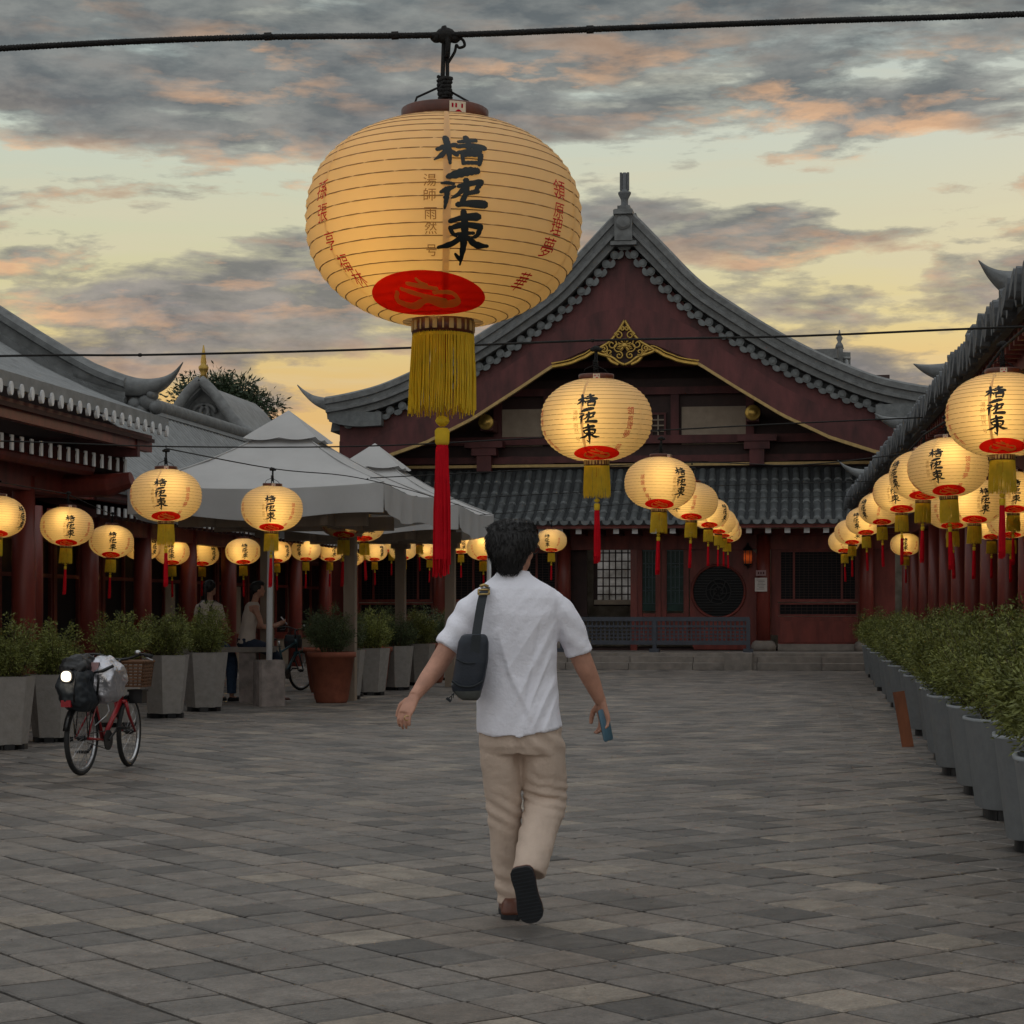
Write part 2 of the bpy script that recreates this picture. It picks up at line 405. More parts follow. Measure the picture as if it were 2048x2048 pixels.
# ================================================================== THE GROUND
gb = MB().add([(-400, -60, -.03), (400, -60, -.03), (400, 900, -.03), (-400, 900, -.03)], [(0, 1, 2, 3)])
ground = link('ground', gb.mesh('ground', 'ground')); tag(ground, kind='structure')
court = link('courtyard_pavement', MB().add([(-16, 1, -.02), (8, 1, -.02), (8, 52, -.02), (-16, 52, -.02)], [(0, 1, 2, 3)]).mesh('pavement_bed', 'ground'))
tag(court, 'courtyard pavement of square grey stone slabs laid on the diagonal', kind='structure')
TS, GAP = 0.305, 0.018
rt = random.Random(3)
tiles = []
R45 = pi / 4
ca, sa = cos(R45), sin(R45)
TONES = [(1, 1, 1)] * 7 + [(1.16, 1.14, 1.11)] * 5 + [(.86, .88, .89)] * 5 + [(.70, .72, .74)] * 3 + [(1.05, 1.0, .95)] * 3 + [(.50, .52, .54), (.56, .56, .56), (.62, .63, .64), (1.50, 1.44, 1.32), (1.40, 1.35, 1.24)]
def x_left(i, j): return (i * ca - j * sa) * TS - 4.0 < -3.2
for i in range(-40, 170):
    j = -170.0 + (0 if rt.random() < .85 else .5)
    while j < 170:
        w = 1.5 if (x_left(i, j) and rt.random() < .22) else 1
        p, q = i * TS, j * TS
        x0, y0 = (p + TS / 2) * ca - (q + w * TS / 2) * sa - 4.0, (p + TS / 2) * sa + (q + w * TS / 2) * ca + 1.0
        j += w
        if not (-11.5 < x0 < 3.4 and 5.0 < y0 < 46): continue
        if y0 > 45.35: continue
        t = rt.choice(TONES); k = rt.uniform(.92, 1.08)
        tiles.append((x0, y0, w, tuple(c * k for c in t), rt.uniform(-.0022, .0022)))
vis = []
for n, t in enumerate(tiles):
    u, v, Y = proj((t[0], t[1], 0))
    if -70 < u < 2118 and 1221 < v < 2105: vis.append((Y, n))
vis.sort()
single = {n for _, n in vis[:300]}
def tilebox(mb, w, dz, bev=.009):
    hx, hy = TS / 2 - GAP / 2, w * TS / 2 - GAP / 2
    a = [(-hx, -hy), (hx, -hy), (hx, hy), (-hx, hy)]
    b = [(x - bev * (1 if x > 0 else -1), y - bev * (1 if y > 0 else -1)) for x, y in a]
    return [[(x, y, -.02) for x, y in a], [(x, y, -bev * .6) for x, y in a], [(x, y, 0) for x, y in b]]
pavm = {}
for w in (1, 1.5):
    mb = MB(); mb.loft(tilebox(mb, w, 0)); pavm[w] = mb.fix('paving_stone', 'paver')
far = MB(); tints = []
for n, (x, y, w, t, dz) in enumerate(tiles):
    if n in single:
        o = link('paving_stone', pavm[w], court, (x, y, dz), (rt.uniform(-.004, .004), rt.uniform(-.004, .004), R45 + rt.uniform(-.006, .006)))
        o.color = (*t, 1)
    else:
        rings = [[(x + a * ca - b * sa, y + a * sa + b * ca, z + dz) for a, b, z in r] for r in tilebox(None, w, dz)]
        k = len(far.f); far.loft(rings); tints += [t] * (len(far.f) - k)
fm = far.fix('paving_stones', 'paver_far')
ca_ = fm.color_attributes.new('tint', 'FLOAT_COLOR', 'CORNER')
data = []
for p in fm.polygons: data += list(tints[p.index] + (1,)) * p.loop_total
ca_.data.foreach_set('color', data)
tag(link('paving_stones', fm, court), kind='stuff')
# a little litter and fallen leaves lying on the slabs
lit_ = MB(); rl = random.Random(5)
for k in range(90):
    p = G(rl.uniform(20, 2000), 1290 + 740 * rl.random() ** 1.6)
    if not -7 < p[0] < .8: continue
    a = rl.uniform(0, 6.3); s = rl.uniform(.006, .016)
    lit_.add([p + Vector((cos(a + q) * s * (1 if q % 3.1 < 1 else .5), sin(a + q) * s, .006 + .004 * (q > 2))) for q in (0, 1.4, 3.1, 4.6)], [(0, 1, 2, 3)])
tag(link('fallen_leaves', lit_.mesh('fallen_leaves', mat('dry_leaf', (.16, .12, .07), .8, .5, 40))), kind='stuff')

# ================================================================== TEMPLE (far end)
A0, BF = -4.47, 49.0          # axis of the gable and the plane of the front wall
GX = 0.0120                   # metres per photograph pixel at the gable
temple = thing('temple_hall', 'big temple hall with curved grey gable and dark red walls closing the courtyard', 'temple', (A0, BF, 0))
def TW(a, b, z): return Vector((A0 + a, b, z))
# -- stone platform and steps
plat = MB(); plat.box((A0 + .3, 52.5, .185), (17.4, 13.0, .37))
part('platform', plat, 'stone', temple)
for k, (b, h, d) in enumerate(((45.45, .16, .45), (45.8, .30, .45))):
    for q in range(12):
        w = 17.4 / 12
        mb = MB(); mb.box((A0 - 8.4 + w * (q + .5), b + d / 2 + .0, h / 2), (w - .012, d, h - .004 * (q % 2)))
        part('stone_step', mb, 'stone', temple)
for a in (-3.2, 2.78):
    mb = MB(); mb.box((A0 + a, 45.68, .19), (.62, .62, .40)); part('step_cheek', mb, 'stone', temple)
nos = MB(); nos.box((A0 + .3, 46.2, .355), (17.5, .24, .05)); part('platform_nosing', nos, 'stone', temple)

# -- front wall: columns, sill, lintel beams
zl = 3.12
def tcol(u, r=.17, b=BF - .25):
    p = P(u, 1200, b * CT + 0); a = p[0]
    # shift along the wall until the column projects at u
    for _ in range(8):
        uu, _, Y = proj((a, b, 1.5)); a += (u - uu) / FPX * Y
    return a
def wcol(u, r=.17):
    a = tcol(u); b = BF - .25
    mb = MB(); mb.lathe([(r, .62), (r * .98, 2), (r * .94, 3.2)], 20, (a, b, 0)); o = part('column', mb, 'redcol', temple, True)
    mb = MB(); mb.lathe([(r * 1.75, .365), (r * 1.8, .50), (r * 1.55, .58), (r * 1.2, .622)], 24, (a, b, 0)); q = link('column_base', mb.fix('column_base', 'stone', True), o)
    return a
cols = [wcol(u) for u in (700, 880, 1128, 1527, 1733)]
back = MB(); back.box((A0 + .2, BF + 3.2, 2.1), (17, .2, 3.6)); part('inner_wall', back, 'interior', temple)
fl = MB(); fl.box((A0 + .2, BF + 1.6, .39), (17, 3.2, .05)); part('inner_floor', fl, 'darkwood', temple)
hb = MB(); hb.box((A0 + .1, BF - .02, 3.02), (16.8, .22, .36)); part('lintel', hb, 'redwood', temple)
hb = MB(); hb.box((A0 + .1, BF - .25, 3.26), (16.6, .16, .14)); part('eave_beam', hb, 'redwood', temple)
for a, b in ((A0 - 8.4, BF), (A0 + 8.6, BF)):
    mb = MB(); mb.box((a, b + 1.6, 1.8), (.2, 3.4, 2.9)); part('side_wall', mb, 'redwood', temple)

def lattice(mb, a0, a1, z0, z1, b, nx, nz, t=.022, d=.03):
    for i in range(nx + 1): mb.box((a0 + (a1 - a0) * i / nx, b, (z0 + z1) / 2), (t, d, z1 - z0))
    for k in range(nz + 1): mb.box(((a0 + a1) / 2, b + .002, z0 + (z1 - z0) * k / nz), (a1 - a0 + t, d * .8, t))
    return mb
def fret(mb, a0, a1, z0, z1, b, t=.02):
    """stepped fret pattern of a door light"""
    w, h = a1 - a0, z1 - z0
    for f in (.25, .75): mb.box((a0 + w * f, b, (z0 + z1) / 2), (t, .025, h * .78))
    for f in (.11, .3, .5, .7, .89): mb.box(((a0 + a1) / 2, b + .003, z0 + h * f), (w, .022, t))
    for f in (.2, .4, .6, .8): mb.box((a0 + w * .5, b - .003, z0 + h * f), (t, .02, h * .16))
    for f in (.35, .65): mb.box((a0 + w * .5, b + .005, z0 + h * f), (w * .45, .02, t))
    return mb
def frame(a0, a1, z0, z1, b, t=.09, d=.12):
    mb = MB()
    mb.box((a0 + t / 2, b, (z0 + z1) / 2), (t, d, z1 - z0)); mb.box((a1 - t / 2, b, (z0 + z1) / 2), (t, d, z1 - z0))
    mb.box(((a0 + a1) / 2, b + .002, z1 - t / 2), (a1 - a0 - 2 * t, d, t)); mb.box(((a0 + a1) / 2, b + .002, z0 + t / 2), (a1 - a0 - 2 * t, d, t))
    return mb
def aw(u):   # position along the front wall under pixel column u
    a = 0.0
    for _ in range(8):
        uu, _, Y = proj((a, BF, 1.5)); a += (u - uu) / FPX * Y
    return a
def zw(v, u=1400):
    return CAMH + (HZ - v) / FPX * proj((aw(u), BF, 1))[2]
def panel(u0, u1, v0, v1, m, d=.10, db=0.0, name='wall_panel'):
    a0, a1 = aw(u0), aw(u1); z0, z1 = zw(v1), zw(v0)
    mb = MB(); mb.box(((a0 + a1) / 2, BF + db, (z0 + z1) / 2), (a1 - a0, d, z1 - z0)); return part(name, mb, m, temple)
# open doorway with a look through the hall to a lit lattice window
panel(1137, 1172, 1085, 1238, 'darkwood', .08, .25, 'door_leaf')
a0, a1 = aw(1186), aw(1262)
lw = MB(); lattice(lw, a0, a1, zw(1205), zw(1086), BF + .9, 6, 7, .03, .03)
win = part('window', frame(a0 - .08, a1 + .08, zw(1212), zw(1080), BF + .9), 'darkwood', temple)
link('lattice', lw.fix('lattice', 'darkwood'), win)
pg = MB(); pg.box(((a0 + a1) / 2, BF + 1.0, (zw(1205) + zw(1086)) / 2), (a1 - a0, .02, zw(1086) - zw(1205)))
rice = mat('lit_rice_paper', (.40, .33, .22), .5, .75, 2.5, 0.1, 3, c2=(.46, .44, .42))
_b = rice.node_tree.nodes['Principled BSDF']; rice.node_tree.links.new(_b.inputs['Base Color'].links[0].from_socket, _b.inputs['Emission Color']); _b.inputs['Emission Strength'].default_value = .10
link('pane', pg.fix('pane', rice), win)
mb = MB(); mb.box(((a0 + a1) / 2, BF + .8, zw(1204)), (a1 - a0 + .1, .25, .12)); part('counter', mb, 'cream', temple)
fwr = MB(); fwr.box((aw(1268), BF, 1.8), (.16, .16, 2.9)); part('door_post', fwr, 'redcol', temple)
# pair of glazed door leaves with green glass and fret lattice
for u0, u1 in ((1274, 1322), (1323, 1378)):
    a0, a1 = aw(u0), aw(u1)
    d = part('door_leaf', frame(a0, a1, .60, zw(1082), BF, .13, .10), 'redwood', temple)
    zg0, zg1 = zw(1222), zw(1086)
    g = MB(); g.box(((a0 + a1) / 2, BF + .02, (zg0 + zg1) / 2), (a1 - a0 - .26, .02, zg1 - zg0)); link('pane', g.fix('pane', 'glassgreen'), d)
    link('lattice', fret(MB(), a0 + .13, a1 - .13, zg0, zg1, BF - .02).fix('lattice', 'teal'), d)
    k = MB(); k.box(((a0 + a1) / 2, BF, (.6 + zg0) / 2 + .02), (a1 - a0 - .27, .06, zg0 - .75)); link('kick_panel', k.fix('kick_panel', 'redwood'), d)
# wall with the round moon window
ra0, ra1 = aw(1380), aw(1513)
cxr, czr, rr = aw(1437), zw(1183), .645
ring = []; N = 48
mb = MB(); vs = []; fs = []
for k in range(N):
    t = 2 * pi * k / N; x, z = cos(t), sin(t)
    hx = (ra1 - cxr) if x > 0 else (cxr - ra0); hz = (2.85 - czr) if z > 0 else (czr - .40)
    s = min(hx / max(abs(x), 1e-6), hz / max(abs(z), 1e-6))
    for q, r in ((BF - .05, rr), (BF - .05, s), (BF + .05, rr), (BF + .05, s)): vs.append((cxr + x * r, q, czr + z * r))
for k in range(N):
    a, b = 4 * k, 4 * ((k + 1) % N)
    fs += [(a, a + 1, b + 1, b), (a + 2, b + 2, b + 3, a + 3), (a, b, b + 2, a + 2)]
part('wall_panel', mb.add(vs, fs), 'redwood', temple)
rim = MB(); rim.tube([(cxr + cos(2 * pi * k / N) * rr, BF - .06, czr + sin(2 * pi * k / N) * rr) for k in range(N)] + [(cxr + rr, BF - .06, czr)], .035, 8, False)
rw = part('round_window', rim, 'redwood', temple, True)
g = MB(); g.loft([[(cxr + cos(2 * pi * k / N) * rr, q, czr + sin(2 * pi * k / N) * rr) for k in range(N)] for q in (BF + .01, BF + .04)]); link('pane', g.fix('pane', 'glass'), rw)
lt = MB()
for k in range(-9, 10):
    z = k * .066; h = sqrt(max(rr * rr - z * z, 0)); hin = sqrt(max(.30 ** 2 - z * z, 0))
    for s in (-1, 1): lt.box((cxr + s * (h + hin) / 2, BF - .02, czr + z), (h - hin, .03, .016))
for r in (.30, .20, .11): lt.tube([(cxr + cos(2 * pi * k / 32) * r, BF - .03, czr + sin(2 * pi * k / 32) * r) for k in range(33)], .013, 6, False)
for q in range(6):
    t = q * pi / 3 + .3; lt.tube([(cxr + cos(t + .5 * f) * r, BF - .03, czr + sin(t + .5 * f) * r) for f, r in ((0, .05), (.5, .12), (1, .2), (1.3, .29))], .012, 6)
link('lattice', lt.fix('lattice', 'black'), rw)
# bay right of the column: dark screen window, low grille, red dado
for (u0, u1) in ((1556, 1716), (905, 1116), (718, 866)):
    a0, a1 = aw(u0), aw(u1)
    w_ = part('window', frame(a0, a1, zw(1204), 2.84, BF, .07, .12), 'redwood', temple)
    g = MB(); g.box(((a0 + a1) / 2, BF + .03, (zw(1204) + 2.84) / 2), (a1 - a0 - .13, .02, 2.84 - zw(1204) - .13)); link('pane', g.fix('pane', 'glass'), w_)
    link('lattice', lattice(MB(), a0 + .07, a1 - .07, zw(1204) + .07, 2.77, BF + .01, 16, 18, .012, .02).fix('lattice', 'darkwood'), w_)
    for f in (.2, .8):
        m_ = MB(); m_.box((a0 + (a1 - a0) * f, BF - .005, (zw(1204) + 2.84) / 2), (.05, .07, 2.84 - zw(1204) - .15)); link('mullion', m_.fix('mullion', 'redwood'), w_)
    lg = part('low_grille', frame(a0, a1, zw(1232), zw(1206), BF + .005, .04, .10), 'redwood', temple)
    link('lattice', lattice(MB(), a0 + .04, a1 - .04, zw(1230) + .02, zw(1208), BF + .01, 14, 3, .014, .02).fix('lattice', 'darkwood'), lg)
    g = MB(); g.box(((a0 + a1) / 2, BF + .05, zw(1219)), (a1 - a0 - .1, .02, .26)); link('backing', g.fix('backing', 'glass'), lg)
    dd = MB(); dd.box(((a0 + a1) / 2, BF, (.40 + zw(1233)) / 2), (a1 - a0, .09, zw(1233) - .40)); part('dado', dd, 'redwood', temple)
    for f0, f1 in ((.03, .48), (.52, .97)):
        dd = MB(); dd.box((a0 + (a1 - a0) * (f0 + f1) / 2, BF - .055, (.55 + zw(1240)) / 2), ((a1 - a0) * (f1 - f0), .02, zw(1240) - .6)); part('dado_panel', dd, 'redwood', temple)
    sl = MB(); sl.box(((a0 + a1) / 2, BF - .1, .46), (a1 - a0, .35, .16)); part('sill_stone', sl, 'stone', temple)
for u0, u1 in ((1116, 1137), (1542, 1556), (1716, 1790), (866, 905), (640, 718)):
    panel(u0, u1, 1082, 1270, 'redwood', .08)

# -- lower roof
LE, LT_ = (BF - 2.0, 3.46), (BF + .25, 4.86)
lowprof = [(BF - 2.0, 3.46), (BF - 1.5, 3.66), (BF - .9, 3.98), (BF - .3, 4.38), (BF + .25, 4.86)]
la0, la1 = A0 - 6.6, A0 + 6.9
sh = MB(); sh.loft([[(la0, b, z), (la1, b, z), (la1, b + .02, z - .09), (la0, b + .02, z - .09)] for b, z in lowprof]); part('lower_roof', sh, 'pan', temple)
cover = MB(); ln = .46
# one cover tile: a half barrel with a slightly proud lip
cover.loft([[(r * cos(t), y, r * sin(t) * .9) for t in [pi * k / 8 for k in range(9)]] for y, r in ((0, .094), (.035, .094), (.04, .083), (ln, .080))], cap=True, closed=False)
cm = cover.fix('roof_tile', 'tile', True)
pitch = .252; n = int((la1 - la0) / pitch)
seg = spline(lowprof, 8)
L = [0]
for p, q in zip(seg, seg[1:]): L.append(L[-1] + math.hypot(q[0] - p[0], q[1] - p[1]))
def along(s):
    for i in range(len(seg) - 1):
        if s <= L[i + 1] or i == len(seg) - 2:
            f = (s - L[i]) / (L[i + 1] - L[i]); return seg[i][0] + (seg[i + 1][0] - seg[i][0]) * f, seg[i][1] + (seg[i + 1][1] - seg[i][1]) * f
cnt = 0
discm = MB(); discm.loft([[(.085 * cos(2 * pi * k / 14), y, .085 * sin(2 * pi * k / 14)) for k in range(14)] for y in (-.03, .0)]); discm.loft([[(.05 * cos(2 * pi * k / 12), y, .05 * sin(2 * pi * k / 12)) for k in range(12)] for y in (-.045, -.03)]); discm = discm.fix('tile_end', 'tile')
for i in range(n + 1):
    a = la0 + .06 + i * pitch
    for k in range(5):
        b0, z0 = along(k * .52); b1, z1 = along(min(k * .52 + .52, L[-1]))
        o = link('roof_tile', cm, temple, Vector((a, b0, z0 + .01 + .006 * (k % 2))) - temple.location, (math.atan2(z1 - z0, b1 - b0), 0, random.uniform(-.012, .012)))
    dz = Vector((a, LE[0] - .005, LE[1] + .02)) - temple.location
# scalloped drip tiles between the barrels
drip = MB(); drip.loft([[(-.105, y, .03), (.105, y, .03)] + [(.10 * cos(t), y, -.075 * sin(t)) for t in [pi * k / 8 for k in range(1, 8)]] for y in (-.02, 0)])
dm = drip.fix('drip_tile', 'tile')
for i in range(n): link('drip_tile', dm, temple, Vector((la0 + .06 + (i + .5) * pitch, LE[0], LE[1] - .02)) - temple.location)
eb = MB(); eb.box((A0 + .1, BF - 1.86, 3.34), (13.4, .12, .10)); part('eave_board', eb, 'redwood', temple)
sof = MB(); sof.loft([[(la0, b, z), (la1, b, z), (la1, b, z + .03), (la0, b, z + .03)] for b, z in ((BF - 1.9, 3.30), (BF, 3.36))]); part('soffit', sof, 'soffit', temple)
rf = MB(); rf.box((0, .85, 0), (.12, 1.7, .12)); rfm = rf.fix('rafter', 'soffit')
re_ = MB(); re_.box((0, 0, 0), (.135, .02, .135)); rem = re_.fix('rafter_end', 'white')
for i in range(29):
    o = link('rafter', rfm, temple, Vector((la0 + .18 + i * .447, BF - 1.75, 3.235)) - temple.location)
    link('rafter_end', rem, o, (0, -.012, 0))
gl = MB(); gl.box((A0 + .1, BF + .12, 4.93), (13.4, .12, .07)); part('gilt_rail', gl, 'goldpaint', temple)

# -- upper wall under the gable
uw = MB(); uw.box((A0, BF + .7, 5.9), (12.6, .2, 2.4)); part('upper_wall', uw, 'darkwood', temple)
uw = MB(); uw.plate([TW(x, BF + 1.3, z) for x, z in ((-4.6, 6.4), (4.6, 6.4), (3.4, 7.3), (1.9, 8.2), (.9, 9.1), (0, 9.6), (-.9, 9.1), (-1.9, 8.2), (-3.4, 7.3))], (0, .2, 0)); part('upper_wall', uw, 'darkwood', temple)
for z, hh, w, bb in ((5.10, .16, 12.3, .42), (5.58, .20, 11.0, .45), (6.78, .18, 9.4, .45), (7.45, .16, 6.6, .45)):
    mb = MB(); mb.box((A0, BF + bb, z), (w, .16, hh)); part('beam', mb, 'maroon', temple)
def uz(v): return CAMH + (HZ - v) / FPX * (proj((A0, BF + .5, 1))[2])
def ua(u):
    a = 0.0
    for _ in range(8):
        uu, _, Y = proj((a, BF + .5, 1.5)); a += (u - uu) / FPX * Y
    return a
for u0, u1 in ((1363, 1492), (1004, 1084)):
    mb = MB(); mb.box(((ua(u0) + ua(u1)) / 2, BF + .57, (uz(890) + uz(815)) / 2), (ua(u1) - ua(u0), .08, uz(815) - uz(890))); part('plaster_panel', mb, 'cream', temple)
for u in (1350, 1096, 1500, 996, 1224):
    mb = MB(); mb.box((ua(u), BF + .50, 6.2), (.2, .18, 1.15)); part('upper_post', mb, 'maroon', temple)
w_ = part('window', frame(ua(1300), ua(1332), uz(888), uz(826), BF + .54, .05, .08), 'maroon', temple)
link('lattice', lattice(MB(), ua(1303), ua(1329), uz(885), uz(829), BF + .53, 2, 5, .03, .03).fix('lattice', 'cream'), w_)
for u, v in ((1508, 837), (985, 848)):
    mb = MB(); c_ = Vector((ua(u), BF - .52, uz(v)))
    mb.loft([[c_ + Vector((r * cos(2 * pi * k / 28), y, r * sin(2 * pi * k / 28))) for k in range(28)] for y, r in ((.06, .19), (-.02, .19), (-.04, .17), (-.03, .13), (-.07, .10), (-.09, .03))])
    o = part('gilt_disc', mb, 'gold', temple, True)
    mb = MB(); mb.box(c_ + Vector((0, .6, -.05)), (.3, 1.1, .3)); link('beam_end', mb.fix('beam_end', 'maroon'), o)
for u, v in ((1515, 905), (975, 912)):
    c_ = Vector((ua(u), BF + .1, uz(v))); mb = MB()
    for k, (w, h) in enumerate(((.95, .16), (.62, .18), (.36, .40))): mb.box(c_ + Vector((0, 0, .28 - k * .18 - (.1 if k == 2 else 0))), (w, .5 - .08 * k, h))
    part('bracket', mb, 'maroon', temple)
for a in (-2.9, 2.9):
    mb = MB(); mb.plate([(A0 + a + x, BF + .28, 5.0 + z) for x, z in ((-1.0, 0), (-.7, .1), (-.35, .16), (0, .2), (.35, .16), (.7, .1), (1.0, 0))], (0, .1, 0)); part('frog_leg_strut', mb, 'maroon', temple)

# -- the sweeping gable: outer ridge, roof sheets, bargeboards
BG = BF - 1.25                      # plane of the bargeboards
PK = uz(456) + .02
top = [(0, uz(456)), (16, uz(461)), (77, uz(522)), (147, uz(592)), (217, uz(641)), (287, uz(685)), (356, uz(723)), (426, uz(756)), (496, uz(783)), (560, uz(798)), (613, uz(806)), (640, uz(806)), (672, uz(800))]
top = [(x * GX, z) for x, z in top]
tops = spline(top, 6)
def tz(x): return interp(tops, abs(x))
def nrm(x):
    e = .05; dz = (tz(abs(x) + e) - tz(max(abs(x) - e, 0))) / (2 * e if abs(x) > e else e + abs(x)); l = math.hypot(1, dz); return Vector((-dz / l * (1 if x >= 0 else -1), 0, 1 / l)), math.atan2(dz, 1)
WE = 7.3
for sgn in (-1, 1):
    xs = [sgn * WE * k / 44 for k in range(45)]
    # ridge roll along the verge: a stepped moulding
    rings = []
    for x in xs:
        nv, _ = nrm(x if abs(x) > .3 else sgn * .3); z = tz(x); c_ = TW(x, BG, z)
        sec = [(-.36, 0.0), (-.36, -.13), (-.30, -.15), (-.30, -.25), (-.37, -.27), (-.37, -.34), (-.26, -.36), (-.26, -.50), (.35, -.50), (.35, 0.0), (.2, .06), (-.2, .06)]
        rings.append([c_ + Vector((0, bb, 0)) + nv * h for bb, h in sec])
    part('verge_ridge', MB().loft(rings), 'ridge', temple)
    # roof slope behind
    rings = [[TW(x, BG + .3, tz(x)) - nrm(x if abs(x) > .3 else sgn * .3)[0] * .45, TW(x, BF + 9, tz(x)) - nrm(x if abs(x) > .3 else sgn * .3)[0] * .45, TW(x, BF + 9, tz(x) - .75), TW(x, BG + .3, tz(x) - .75)] for x in xs]
    part('upper_roof', MB().loft(rings), 'tile', temple)
    # bargeboard
    def low(x):   # lower edge of the bargeboard
        t = [(0, uz(700)), (60, uz(712)), (147, uz(748)), (217, uz(792)), (310, uz(848)), (403, uz(892)), (496, uz(922)), (560, uz(932)), (600, uz(925))]
        return interp([(p * GX, q) for p, q in t], abs(x))
    xb = [sgn * 7.0 * k / 40 for k in range(41)]
    rings = [[TW(x, BG + .02, tz(x) - .62 - .25 * abs(nrm(x if abs(x) > .3 else sgn * .3)[1])), TW(x, BG + .14, tz(x) - .62 - .25 * abs(nrm(x if abs(x) > .3 else sgn * .3)[1])), TW(x, BG + .14, low(x)), TW(x, BG + .02, low(x))] for x in xb]
    part('bargeboard', MB().loft(rings), 'maroon', temple)
    # a proud upper strip and the gilt edge
    rings = [[TW(x, BG - .03, low(x) + .42 + .5 * abs(nrm(x if abs(x) > .3 else sgn * .3)[1])), TW(x, BG + .02, low(x) + .42 + .5 * abs(nrm(x if abs(x) > .3 else sgn * .3)[1])), TW(x, BG + .02, low(x) + .03), TW(x, BG - .03, low(x) + .03)] for x in xb]
    part('bargeboard_strip', MB().loft(rings), 'maroon', temple)
    xg = [sgn * (1.72 + (6.9 - 1.72) * k / 30) for k in range(31)]
    rings = [[TW(x, BG - .05, low(x) + .045), TW(x, BG + .10, low(x) + .045), TW(x, BG + .10, low(x) - .035), TW(x, BG - .05, low(x) - .035)] for x in xg]
    part('gilt_edge', MB().loft(rings), 'goldpaint', temple)
    # scalloped gilt edge near the ornament
    sc_ = [(0.15, uz(746)), (.33, uz(739)), (.48, uz(724)), (.62, uz(718)), (.78, uz(722)), (.94, uz(730)), (1.10, uz(735)), (1.28, uz(741)), (1.50, uz(745)), (1.75, uz(748))]
    sp = spline(sc_, 5)
    part('gilt_scallop', MB().tube([TW(sgn * x, BG - .05, z) for x, z in sp], .045, 6, flat=.8), 'gold', temple)
    part('gilt_scallop', MB().tube([TW(sgn * (x + .02), BG - .03, z + .08) for x, z in sp[6:]], .02, 6), 'gold', temple)
    # soffit under the gable overhang
    rings = [[TW(x, BG + .1, tz(x) - .9), TW(x, BF + 1.4, tz(x) - .9), TW(x, BF + 1.4, tz(x) - .98), TW(x, BG + .1, tz(x) - .98)] for x in xb]
    part('gable_soffit', MB().loft(rings), 'soffit', temple)
    # verge tiles: round ends and hanging drips, each a piece
    s = .30; x = .28
    k = 0
    while x < 6.95:
        nv, an = nrm(sgn * x); c_ = TW(sgn * x, BG - .10, tz(x)) - nv * .62
        o = link('verge_tile', discm, temple, c_ - temple.location, (0, 0, 0)); o.scale = (1.18, 1.6, 1.18)
        c2 = TW(sgn * (x + .14), BG - .08, tz(x + .14)) - nv * .70
        o = link('verge_drip', dm, temple, c2 - temple.location, (0, -sgn * an if sgn < 0 else -an, 0)); o.scale = (1.12, 2.5, 1.25)
        x += .29 * cos(an); k += 1
    # horn: upturned end of the verge ridge
    hx = spline([(6.35, uz(824), .30), (6.85, uz(822), .24), (7.25, uz(816), .17), (7.6, uz(806), .11), (7.88, uz(790), .055), (8.06, uz(775), .015)], 5)
    rings = []
    for x, z, h in hx:
        rings.append([TW(sgn * x, BG + y * min(1, h / .13), z + q * h) for y, q in ((-.22, -1), (.22, -1), (.24, .3), (.14, 1), (-.14, 1), (-.24, .3))])
    part('ridge_horn', MB().loft(rings), 'horn', temple, True)
    # corner flare beneath the horn
    rings = []
    for x, z, h in spline([(5.9, uz(846), .16), (6.5, uz(846), .18), (6.95, uz(842), .17), (7.2, uz(838), .15)], 4):
        rings.append([TW(sgn * x, BG + y, z + q * h) for y, q in ((-.28, -1), (.3, -1), (.3, 1), (-.28, 1))])
    part('corner_eave', MB().loft(rings), 'tile', temple)
# apex block and finial
mb = MB(); mb.box(TW(0, BG - .1, PK - .35), (.42, .7, .75)); mb.box(TW(0, BG - .14, PK - .06), (.46, .8, .10)); mb.box(TW(0, BG - .1, PK - .78), (.62, .66, .09)); mb.box(TW(0, BG - .1, PK + .05), (.30, .5, .14))
part('apex_block', mb, 'ridge', temple)
mb = MB(); mb.loft([[TW(r * cos(2 * pi * k / 20), BG - .48 + y, PK - .3 + r * sin(2 * pi * k / 20)) for k in range(20)] for y, r in ((.06, .17), (0, .17), (-.03, .12))]); part('apex_boss', mb, 'ridge', temple)
mb = MB(); mb.lathe([(.12, PK + .06), (.14, PK + .14), (.085, PK + .19), (.085, PK + .30), (.155, PK + .44), (.155, PK + .48), (.085, PK + .52), (.065, PK + .56), (.065, PK + .92), (.045, PK + .95)], 16, TW(0, BG - .1, 0)); part('finial', mb, 'tile_dark', temple, True)
for y in (-.085, .085):
    mb = MB(); mb.box(TW(y, BG - .1, PK + .74), (.05, .10, .42)); part('finial_prong', mb, 'tile_dark', temple)
